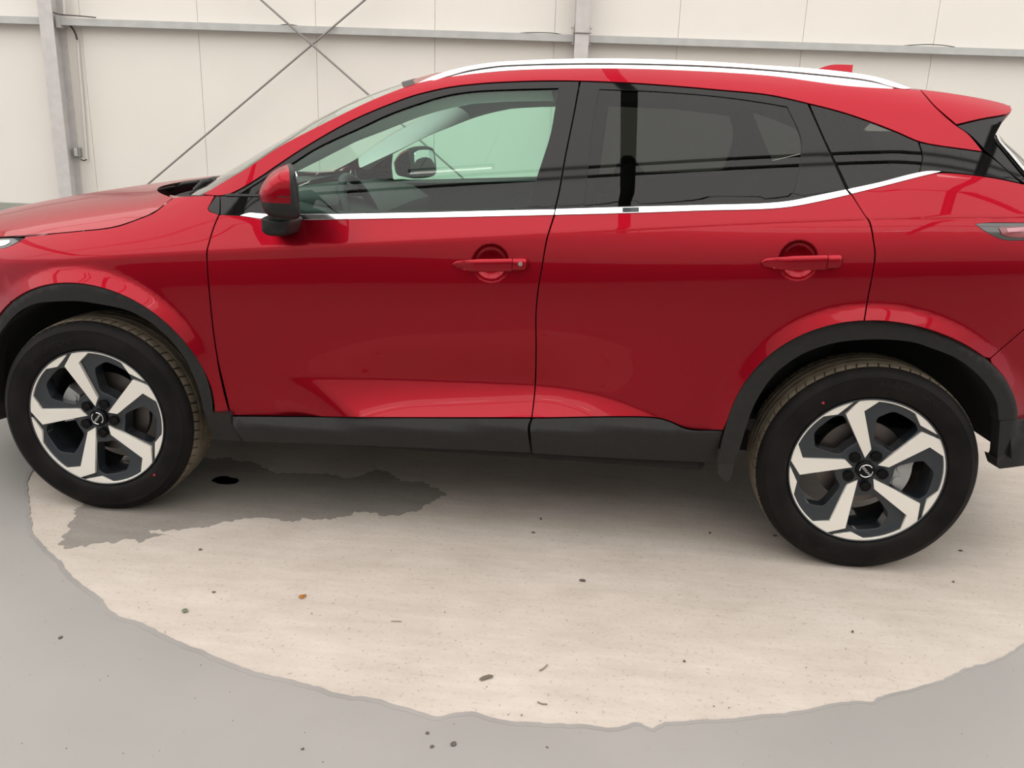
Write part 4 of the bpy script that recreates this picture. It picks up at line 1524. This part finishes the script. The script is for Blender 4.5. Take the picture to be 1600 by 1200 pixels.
    bm_obj('mirror_foot', bm, PLASTIC, base, smooth=True, angle=50)
    return base


for k in (0, 1):
    m_ = mirror_set(bool(k), car)


# ---- wheels
def pol(r, a):
    a = math.radians(a)
    return (r * RIM * math.sin(a), r * RIM * math.cos(a))


def dish(x, z):
    r = np.hypot(x, z) / RIM
    return 0.004 + 0.020 * np.clip(1 - r, 0, 1) ** 1.2


def text_mesh(word, size, depth):
    cu = bpy.data.curves.new('lettering', 'FONT')
    cu.body = word
    cu.size = size
    cu.extrude = depth
    cu.align_x = 'CENTER'
    cu.align_y = 'CENTER'
    o = bpy.data.objects.new('lettering', cu)
    col.objects.link(o)
    bpy.context.view_layer.update()
    me = bpy.data.meshes.new_from_object(o.evaluated_get(bpy.context.evaluated_depsgraph_get()))
    bpy.data.objects.remove(o)
    return me


def bend_text(word, size, R, a0_, name, parent, material, flip=False, y0=-0.011):
    """letters raised on the sidewall along radius R centred on clock angle a0_ (degrees clockwise from the top)"""
    me = text_mesh(word, size, 0.0009)
    for v in me.vertices:
        tx, ty, tz = v.co
        if flip:
            a = math.radians(a0_) - tx / R
            r = R - ty
        else:
            a = math.radians(a0_) + tx / R
            r = R + ty
        v.co = (r * math.sin(a), y0 - tz, r * math.cos(a))
    me.name = name
    me.materials.clear()
    me.materials.append(material)
    return link(bpy.data.objects.new(name, me), parent)


NB = 66


def tyre_profile():
    P = [(0.2495, 0.020, 0, 0), (0.2535, 0.006, 0, 0), (0.262, -0.003, 0, 0), (0.275, -0.008, 0, 0), (0.292, -0.0105, 0, 0), (0.308, -0.011, 0, 0), (0.322, -0.008, 0, 0), (0.3255, -0.0085, 0, 0), (0.327, -0.0062, 0, 0), (0.337, 0.000, 0, 0), (0.3455, 0.008, 0, 0), (0.3505, 0.0145, 0, 0),
         (0.3545, 0.0215, 1, 1), (0.3578, 0.033, 1, 1), (0.3592, 0.047, 1, 1), (0.3598, 0.058, 1, 1), (0.3530, 0.0585, 1, 0), (0.3530, 0.066, 1, 0),
         (0.3605, 0.0665, 1, 0), (0.361, 0.080, 1, 0), (0.361, 0.092, 1, 0), (0.3535, 0.0925, 1, 0), (0.3535, 0.103, 1, 0), (0.361, 0.1035, 1, 0), (0.361, 0.118, 1, 0), (0.361, 0.131, 1, 0), (0.3535, 0.1315, 1, 0), (0.3535, 0.142, 1, 0), (0.3605, 0.1425, 1, 0), (0.360, 0.165, 1, 0), (0.353, 0.1655, 1, 0), (0.353, 0.173, 1, 0), (0.3595, 0.1735, 1, 1), (0.358, 0.196, 1, 1), (0.3545, 0.208, 1, 1),
         (0.349, 0.216, 0, 0), (0.335, 0.229, 0, 0), (0.308, 0.238, 0, 0), (0.28, 0.234, 0, 0), (0.252, 0.218, 0, 0)]
    return P


def build_wheel(name, loc, theta, word_list, dot):
    w = empty(name, loc, car)
    w.rotation_euler = (0, math.radians(theta), 0)
    # tyre
    P = tyre_profile()
    vs, fs, mi = [], [], []
    angs, groove = [], []
    for b in range(NB):
        p0 = 2 * math.pi / NB
        for f_, g in ((0.0, 0), (0.42, 0), (0.84, 0), (0.87, 1), (0.97, 1)):
            angs.append((b + f_) * p0)
            groove.append(g)
    na = len(angs)
    th = math.radians(theta)
    flat = HUB
    for a, g in zip(angs, groove):
        for (r, y, tr, bl) in P:
            rr = r - (0.009 if (g and bl) else 0)
            aa = a + (0.02 * (y - 0.05) / 0.03 if tr and y < 0.07 else 0)
            x, z = rr * math.sin(aa), rr * math.cos(aa)
            # contact patch, in the frame of the ground
            zw = -x * math.sin(th) + z * math.cos(th)
            xw = x * math.cos(th) + z * math.sin(th)
            yy = y
            if zw < -flat + 0.03:
                k = (-flat + 0.03 - zw) / 0.037
                if y < 0.02:
                    yy = y - 0.004 * min(1, k)
                zw = max(zw, -flat + 0.0006)
                x = xw * math.cos(th) - zw * math.sin(th)
                z = xw * math.sin(th) + zw * math.cos(th)
            vs.append((x, yy, z))
    npf = len(P)
    for i in range(na):
        for j in range(npf - 1):
            a_ = i * npf + j
            b_ = ((i + 1) % na) * npf + j
            fs.append((a_, b_, b_ + 1, a_ + 1))
            mi.append(1 if (P[j][2] and P[j + 1][2]) else 0)
    tyre = mesh_obj('tyre', vs, fs, [TYRE, TREAD], w)
    tyre.data.polygons.foreach_set('material_index', mi)
    tyre.data.set_sharp_from_angle(angle=math.radians(32))
    for args in word_list:
        bend_text(*args[:4], 'tyre_lettering', w, TYRE_LETTER, flip=args[4], y0=args[5])
    if dot is not None:
        r_, a_ = dot
        c = np.array([r_ * math.sin(math.radians(a_)), -0.0108, r_ * math.cos(math.radians(a_))])
        bm = bmesh.new()
        tube(bm, [c + [0, 0.003, 0], c - [0, 0.0008, 0]], [0.0045, 0.0045], 14)
        bm_obj('paint_dot', bm, REDDOT, w)
    # rim flange and barrel
    prof = [(0.2525, 0.014), (0.2530, 0.004), (0.2510, 0.001), (0.2485, 0.0015), (0.246, 0.006), (0.243, 0.020), (0.234, 0.030), (0.228, 0.05), (0.222, 0.10), (0.218, 0.20), (0.240, 0.215)]
    vs, fs = [], []
    n = 120
    for i in range(n):
        a = 2 * math.pi * i / n
        for (r, y) in prof:
            vs.append((r * math.sin(a), y, r * math.cos(a)))
    k = len(prof)
    for i in range(n):
        for j in range(k - 1):
            fs.append((i * k + j, ((i + 1) % n) * k + j, ((i + 1) % n) * k + j + 1, i * k + j + 1))
    mesh_obj('rim_barrel', vs, fs, RIMGREY, w)
    # grey spider with five openings
    outer = np.array([pol(0.978, a) for a in np.linspace(0, 360, 121)[:-1]])
    holes = []
    for s_ in range(5):
        b = 72 * s_
        h = [pol(0.40, b + 9), pol(0.70, b + 3.2), pol(0.745, b + 4.5), pol(0.855, b + 15), pol(0.865, b + 19), pol(0.868, b + 37), pol(0.855, b + 40.5), pol(0.825, b + 44.2), pol(0.79, b + 45.2), pol(0.42, b + 51.5), pol(0.385, b + 47), pol(0.372, b + 30), pol(0.375, b + 14)]
        holes.append(spline(np.array(h), 0.008, corner=38))

    def grey(x, z):
        r = np.hypot(x, z) / RIM
        a = np.degrees(np.arctan2(x, z))
        return dish(x, z) + 0.012 - 0.004 * smooth01((r - 0.85) / 0.12)
    sheet('rim', outer, grey, RIMGREY, w, holes=holes, grid=0.016, depth=0.05, roll=0.002)
    # machined faces
    for s_ in range(5):
        b = 72 * s_
        arc_o = [pol(1.0, b + a) for a in np.linspace(-11.7, 56.2, 24)]
        arc_i = [pol(0.968, b + a) for a in np.linspace(30.4, 1.0, 12)]
        out = [pol(0.172, b - 9.5), pol(0.844, b - 25.3)] + arc_o + [pol(0.893, b + 40.3)] + arc_i + [pol(0.836, b - 10.2), pol(0.296, b + 5.2)]
        sheet('machined_spoke', np.array(out), dish, MACHINED, w, grid=0.02, depth=0.018, roll=0.0012)
    # hub: boss, cap, nuts
    bm = bmesh.new()
    tube(bm, [(0, 0.045, 0), (0, 0.030, 0), (0, 0.027, 0)], [0.088, 0.088, 0.080], 40)
    bm_obj('hub_boss', bm, RIMGREY, w, smooth=True, angle=30)
    bm = bmesh.new()
    tube(bm, [(0, 0.03, 0), (0, 0.0135, 0), (0, 0.0115, 0), (0, 0.0105, 0)], [0.0315, 0.0315, 0.029, 0.02], 40)
    capo = bm_obj('centre_cap', bm, NUTS, w, smooth=True, angle=30)
    bm = bmesh.new()
    for (aa, bb) in ((18, 162), (198, 342)):
        pts = [(0.0212 * math.sin(math.radians(t - 45)), 0.0100, 0.0212 * math.cos(math.radians(t - 45))) for t in np.linspace(aa + 72, bb + 72, 26)]
        tube(bm, pts, 0.0016, 6)
    em = bm_obj('cap_emblem', bm, LOGO, w, smooth=True, angle=50)
    me = text_mesh('NISSAN', 0.0115, 0.0008)
    for v in me.vertices:
        x_, y_, z_ = v.co
        x_ *= 1.28
        ca, sa = math.cos(CAP_TILT[name]), math.sin(CAP_TILT[name])
        v.co = (x_ * ca - y_ * sa, 0.0098 - z_, x_ * sa + y_ * ca)
    me.materials.clear()
    me.materials.append(LOGO)
    link(bpy.data.objects.new('cap_lettering', me), w)
    em.rotation_euler = (0, -CAP_TILT[name] + math.radians(0), 0)
    for s_ in range(5):
        x, z = pol(0.229, 72 * s_ + 28.4)
        bm = bmesh.new()
        tube(bm, [(x, 0.040, z), (x, 0.0175, z), (x, 0.0155, z)], [0.0165, 0.0165, 0.0185], 24, cap=False)
        tube(bm, [(x, 0.0155, z), (x, 0.030, z)], [0.0165, 0.0150], 24, cap=True)
        bm_obj('nut_pocket', bm, NUTS, w, smooth=True, angle=35)
        bm = bmesh.new()
        tube(bm, [(x, 0.05, z), (x, 0.016, z), (x, 0.013, z)], [0.0108, 0.0108, 0.0085], 6)
        bm_obj('wheel_nut', bm, NUTS, w, smooth=False)
    return w


TYRE_LETTER = mat('tyre_letter', (0.014, 0.0125, 0.012), rough=0.55, spec=0.2)
CAP_TILT = {'front_wheel': math.radians(50), 'rear_wheel': math.radians(-45)}


def wheel_angle(cx_, px):
    q = at_y(*px, -0.01)
    return math.hypot(q[0] - cx_, q[2] - HUB), math.degrees(math.atan2(q[0] - cx_, q[2] - HUB))


df = wheel_angle(0.0, (241, 742))
dr = wheel_angle(WB, (1286, 629.5))
fw = build_wheel('front_wheel', (0, 0.0, HUB), -2.5, [('BRIDGESTONE', 0.030, 0.291, -26, False, -0.0104)], (df[0], df[1] + 2.5))
rw = build_wheel('rear_wheel', (WB, 0.0, HUB), 0.0, [('BRIDGESTONE', 0.032, 0.308, 18, False, -0.0108), ('SUV', 0.026, 0.308, -146, True, -0.0108), ('65', 0.026, 0.308, -159, True, -0.0108)], dr)
for src, x in ((fw, 0.0), (rw, WB)):
    o = src.copy()
    link(o, car)
    o.location = (x, 2 * YC, HUB)
    o.rotation_euler = (0, 0, math.pi)
    for ch in src.children:
        if ch.name.startswith(('tyre', 'rim', 'machined')) and 'lettering' not in ch.name:
            c = ch.copy()
            link(c, o)

# brakes: fixed to the car, seen through the openings
for cx_, rd_, cal_a, big_ in ((0.0, 0.148, -78, True), (WB, 0.146, 100, False)):
    for far_ in (False, True):
        def Yb(y):
            return 2 * YC - y if far_ else y
        bm = bmesh.new()
        tube(bm, [(cx_, Yb(0.100), HUB), (cx_, Yb(0.122), HUB)], rd_, 48)
        tube(bm, [(cx_, Yb(0.060), HUB), (cx_, Yb(0.102), HUB)], [0.070, 0.084], 40)
        tube(bm, [(cx_, Yb(0.11), HUB), (cx_, Yb(0.60), HUB)], 0.03, 12)
        d = bm_obj('brake_disc', bm, DISC, car, smooth=True, angle=35)
        bm = bmesh.new()
        vs_in, vs_out = [], []
        span = 26 if big_ else 20
        for (y0, y1, r0, r1, sp) in ((0.055, 0.098, 0.100, 0.160, span), (0.090, 0.150, 0.150, 0.172, span * 0.8), (0.126, 0.165, 0.10, 0.160, span)):
            ring = []
            for t in np.linspace(-1, 1, 9):
                a = math.radians(cal_a + sp * t)
                k = 1 - 0.18 * abs(t) ** 3
                ring.append([(cx_ + r * math.sin(a), Yb(y), HUB + r * math.cos(a)) for r in (r0 + (1 - k) * 0.05, r1 * (0.94 + 0.06 * k)) for y in (y0, y1)])
            bvs = [[bm.verts.new(p) for p in rr] for rr in ring]
            for i in range(8):
                A_, B_ = bvs[i], bvs[i + 1]
                for q in ((0, 1, 1, 0), (2, 3, 3, 2)):
                    bm.faces.new((A_[q[0]], A_[q[1]], B_[q[1]], B_[q[0]]))
                bm.faces.new((A_[0], A_[2], B_[2], B_[0]))
                bm.faces.new((A_[1], A_[3], B_[3], B_[1]))
            for e in (bvs[0], bvs[-1]):
                bm.faces.new((e[0], e[1], e[3], e[2]))
        for t in (-0.55, 0.55):
            a = math.radians(cal_a + span * t)
            c = np.array([cx_ + 0.128 * math.sin(a), Yb(0.05), HUB + 0.128 * math.cos(a)])
            tube(bm, [c, c + [0, 0.02 * (-1 if far_ else 1), 0]], 0.018, 14)
        bm_obj('brake_caliper', bm, CALIPER, car, smooth=True, angle=30)

# ---- interior
bm = bmesh.new()
bm_box(bm, (0.35, 0.16, 0.42), (2.9, 2 * YC - 0.16, 0.46))
bm_obj('cabin_floor', bm, TRIMDARK, car)


def strip(name, A, B, material, parent, n=40, bulge=0.015):
    A, B = resample(np.array(A, float), n), resample(np.array(B, float), n)
    for far_ in (False, True):
        vs, fs = [], []
        m = 6
        for i in range(n):
            for j in range(m + 1):
                t = j / m
                p = A[i] * (1 - t) + B[i] * t
                p = p + np.array([0, 1, -1]) * bulge * math.sin(math.pi * t)
                vs.append((p[0], 2 * YC - p[1] if far_ else p[1], p[2]))
        for i in range(n - 1):
            for j in range(m):
                a = i * (m + 1) + j
                fs.append((a, a + 1, a + m + 2, a + m + 1))
        mesh_obj(name, vs, fs, material, parent)


trA = side3([(392, 297), (440, 262), (490, 231), (560, 198.5), (605, 177.5), (650, 161), (695, 147.5), (740, 140.5), (800, 137.5), (875, 135.5), (975, 137), (1100, 145), (1230, 163)], off(0.018))
trB = np.array([at_y(x, y, 0.27) for x, y in [(415, 290), (470, 264), (500, 250), (560, 219), (600, 204.5), (650, 184.5), (690, 172), (740, 162), (800, 158.5), (866, 157.5), (975, 158), (1100, 163), (1230, 178)]])
strip('pillar_trim', trA, trB, TRIMGREY, car)
trC = side3([(370, 275), (437, 231.5), (500, 198.5), (575, 161.5), (632, 138), (690, 125), (750, 117), (800, 112), (925, 109), (1050, 112), (1230, 124)], off(0.03))
strip('pillar_trim_inner', trB, trC, TRIMGREY, car)
# headliner
hd_near = trB[5:]
loft('headliner', hd_near, [(p[0], p[2] + 0.05) for p in hd_near], TRIMGREY, car, n=20, m=10, power=3)
# sun visor edge and header rail
# door trims (inside faces of the doors)
dt_px = [(430, 331), (650, 329.5), (826, 325.5), (975, 321), (1200, 315.5), (1290, 300), (1310, 330), (1290, 430), (1100, 470), (840, 470), (400, 440), (360, 400), (370, 338)]
SD = off(0.075)
for far_ in (False, True):
    sheet('door_trim', pl(dt_px, 14, SD), SD, TRIMDARK, car, far=far_, grid=0.08, depth=0.03)
# dashboard
bm = bmesh.new()
prof = [(0.30, 1.075), (0.50, 1.105), (0.66, 1.115), (0.80, 1.09), (0.88, 1.04), (0.90, 0.95), (0.86, 0.80), (0.80, 0.60), (0.45, 0.55), (0.30, 0.8)]
ring = []
for y in (0.17, 0.5, 0.9, 1.3, 2 * YC - 0.17):
    dz = 0.012 if 0.4 < y < 1.4 else 0.0
    ring.append([bm.verts.new((x, y, z + dz)) for x, z in prof])
for i in range(len(ring) - 1):
    for k in range(len(prof)):
        bm.faces.new((ring[i][k], ring[i][(k + 1) % len(prof)], ring[i + 1][(k + 1) % len(prof)], ring[i + 1][k]))
bm.faces.new(ring[0])
bm.faces.new(ring[-1])
dash = bm_obj('dashboard', bm, TRIMDARK, car, smooth=True, angle=35)
bm = bmesh.new()
bvs = []
for i in range(13):
    t = math.pi * i / 12
    bvs.append([bm.verts.new((x, 0.50 - 0.19 * math.cos(t), 1.11 + h * math.sin(t))) for x, h in ((0.60, 0.03), (0.70, 0.062), (0.80, 0.058), (0.81, 0.045))])
for i in range(12):
    for k in range(3):
        bm.faces.new((bvs[i][k], bvs[i + 1][k], bvs[i + 1][k + 1], bvs[i][k + 1]))
bm_obj('instrument_hood', bm, TRIMDARK, dash, smooth=True, angle=50)
# steering wheel
sw = empty('steering_wheel', (0.86, 0.50, 1.03), car)
sw.rotation_euler = (0, math.radians(-24), 0)
bm = bmesh.new()
R_, r_ = 0.182, 0.0165
rings = []
for i in range(48):
    a = 2 * math.pi * i / 48
    rings.append([bm.verts.new((r_ * math.cos(b), (R_ + r_ * math.sin(b)) * math.cos(a), (R_ + r_ * math.sin(b)) * math.sin(a))) for b in [2 * math.pi * k / 12 for k in range(12)]])
for i in range(48):
    for k in range(12):
        bm.faces.new((rings[i][k], rings[i][(k + 1) % 12], rings[(i + 1) % 48][(k + 1) % 12], rings[(i + 1) % 48][k]))
bm_obj('wheel_rim', bm, TRIMDARK, sw, smooth=True)
bm = bmesh.new()
bm_box(bm, (-0.035, -0.06, -0.07), (0.012, 0.06, 0.05), bevel=0.012)
for q in ((0, 0.17, 0.0), (0, -0.17, 0.0), (0, 0, -0.17)):
    tube(bm, [(-0.008, 0, 0), (-0.004, q[1], q[2])], [0.022, 0.013], 8)
tube(bm, [(-0.02, 0, 0), (-0.30, 0, 0)], 0.03, 10)
bm_obj('wheel_hub', bm, TRIMDARK, sw, smooth=True, angle=40)


# seats
def seat(name, x, y, w, headrests):
    s_ = empty(name, (x, y, 0.5), car)
    bm = bmesh.new()
    bm_box(bm, (-0.42, -w / 2, 0.0), (0.10, w / 2, 0.16), bevel=0.05)
    bm_obj('cushion', bm, SEATM, s_, smooth=True, angle=60)
    bm = bmesh.new()
    mt = Matrix.Rotation(math.radians(22), 4, 'Y')
    bm_box(bm, (-0.02, -w / 2 + 0.02, 0.08), (0.11, w / 2 - 0.02, 0.66), mt, bevel=0.045)
    bm_obj('backrest', bm, SEATM, s_, smooth=True, angle=60)
    for dy in headrests:
        bm = bmesh.new()
        bm_box(bm, (0.0, dy - 0.13, 0.70), (0.09, dy + 0.13, 0.86), mt, bevel=0.04)
        tube(bm, [mt @ Vector((0.045, dy - 0.05, 0.62)), mt @ Vector((0.045, dy - 0.05, 0.72))], 0.007, 8)
        tube(bm, [mt @ Vector((0.045, dy + 0.05, 0.62)), mt @ Vector((0.045, dy + 0.05, 0.72))], 0.007, 8)
        bm_obj('headrest', bm, SEATM, s_, smooth=True, angle=60)


seat('front_seat', 1.50, 0.50, 0.50, [0])
seat('front_seat', 1.50, 1.30, 0.50, [0])
seat('rear_seat', 2.40, 0.90, 1.24, [-0.38, 0.38])

# ---- small litter on the floor
def floor_sheet(name, px, z, material, label, cat, curl=0.004, thick=0.0008):
    P = np.array([at_z(*p)[:2] for p in px])
    c = P.mean(0)
    bm = bmesh.new()
    top = [bm.verts.new((p[0] - c[0], p[1] - c[1], z + curl * math.sin(i * 2.1) ** 2)) for i, p in enumerate(P)]
    mid = bm.verts.new((0, 0, z + curl * 0.4))
    for i in range(len(top)):
        bm.faces.new((top[i], top[(i + 1) % len(top)], mid))
    bmesh.ops.solidify(bm, geom=bm.faces[:], thickness=thick)
    o = bm_obj(name, bm, material)
    o.location = (c[0], c[1], 0)
    return tag(o, label, cat)


ORANGE = mat('orange_leaf', (0.72, 0.33, 0.05), rough=0.7)
DULLGREEN = mat('green_scrap', (0.33, 0.40, 0.29), rough=0.7)
TWIG = mat('dry_twig', (0.33, 0.28, 0.22), rough=0.9)
GRIT = mat('dark_grit', (0.11, 0.095, 0.085), rough=0.9)
floor_sheet('leaf', [(466.5, 933.5), (469, 932), (474, 931.5), (478, 929.5), (479, 932), (476, 934.5), (472, 937), (468, 936)], 0.003, ORANGE, 'tiny orange leaf lying on the bare concrete below the front door', 'leaf')
floor_sheet('scrap', [(283.5, 955), (287, 953.5), (292, 953), (294.5, 955), (292, 958), (286.5, 959.5)], 0.003, DULLGREEN, 'tiny green scrap on the concrete near the painted edge, left of the orange leaf', 'scrap')
floor_sheet('dry_leaf', [(748, 1062), (755, 1059), (764, 1056.5), (771, 1056.5), (770, 1060), (760, 1063), (752, 1065)], 0.003, TWIG, 'small dry brown leaf near the lower edge of the concrete circle', 'leaf')
oil = floor_sheet('oil_spot', [(330, 752), (336, 747), (344, 744.5), (354, 744), (361, 747), (371, 748), (374, 752), (368, 756), (356, 757.5), (342, 756.5)], 0.0016, OIL, 'black wet oil spot on the damp concrete behind the front tyre', 'oil spot', curl=0.0, thick=0.0006)


def twig(px, z, r, label):
    P = [at_z(*p) + [0, 0, z] for p in px]
    bm = bmesh.new()
    tube(bm, P, r, 6)
    return tag(bm_obj('twig', bm, TWIG), label, 'twig')


twig([(843, 1049), (849, 1046), (855, 1040)], 0.003, 0.0022, 'short pale twig on the concrete below the rear door, near its lower edge')
twig([(840, 1098), (847, 1101), (855, 1101.5)], 0.003, 0.0018, 'short bent twig just inside the lower edge of the concrete circle')
twig([(611, 971.5), (628, 972)], 0.0025, 0.0012, 'thin straight twig in the middle of the concrete below the front door')

rs = np.random.RandomState(11)


def pebble_bm(bm, x, y, z, r):
    ret = bmesh.ops.create_icosphere(bm, subdivisions=1, radius=r)
    f = rs.uniform(0.6, 1.3, 3)
    f[2] *= 0.30
    for v in ret['verts']:
        v.co = Vector((v.co.x * f[0] + x, v.co.y * f[1] + y, v.co.z * f[2] + z)) + Vector(rs.uniform(-0.2, 0.2, 3)) * r


clods = [((1109, 833.5, 0.0085), 'flat dark stain clod on the concrete left of the rear wheel, the larger of two'),
         ((1211, 838, 0.008), 'flat brown clod on the concrete against the left side of the rear tyre'),
         ((845, 812, 0.008), 'flat dark clod in the shade below the rear sill, further from the camera'),
         ((833, 833, 0.0065), 'small dark clod just in front of another, below the gap between the doors'),
         ((1501, 861, 0.0075), 'flat dark clod on the concrete right of the rear wheel'),
         ((910, 908, 0.010), 'dark broken clod on the open concrete left of the rear wheel'),
         ((95, 997.5, 0.0075), 'single black pebble on the grey paint at the left of the floor'),
         ((473, 1172, 0.006), 'small dark pebble on the grey paint near the bottom, left of the middle'),
         ((709, 1165, 0.0125), 'largest dark pebble on the grey paint at the bottom middle'),
         ((668, 1147, 0.0065), 'dark pebble on the grey paint just left of a larger one'),
         ((675, 1168, 0.006), 'dark pebble near the bottom edge, left of the largest pebble'),
         ((313, 859.5, 0.006), 'black pebble on the concrete in front of the damp patch'),
         ((855, 1169, 0.0055), 'small grey pebble near the bottom edge, right of the largest pebble'),
         ((1069, 1034, 0.006), 'dark brown pebble on the pale concrete below the rear wheel'),
         ((334, 926, 0.006), 'brown pebble on the concrete between the damp patch and the green scrap'),
         ((1332, 988, 0.005), 'black speck of a pebble on the concrete below the rear tyre'),
         ((1490, 910, 0.0065), 'small violet-black chip on the concrete right of the rear tyre')]
for (x, y, r), lab in clods:
    q = at_z(x, y)
    bm = bmesh.new()
    pebble_bm(bm, 0, 0, 0.12 * r + 0.002, r)
    o = bm_obj('pebble', bm, GRIT)
    o.location = (q[0], q[1], 0)
    tag(o, lab, 'pebble', 'pebbles and clods on the floor')
bm = bmesh.new()
for _ in range(150):
    x, y = rs.uniform(-10, 1610), rs.uniform(800, 1198)
    q = at_z(x, y)
    pebble_bm(bm, q[0], q[1], 0.0024, rs.uniform(0.0009, 0.0022))
tag(bm_obj('grit', bm, GRIT), 'fine dark grit scattered over the concrete and the grey paint', 'grit', kind='stuff')
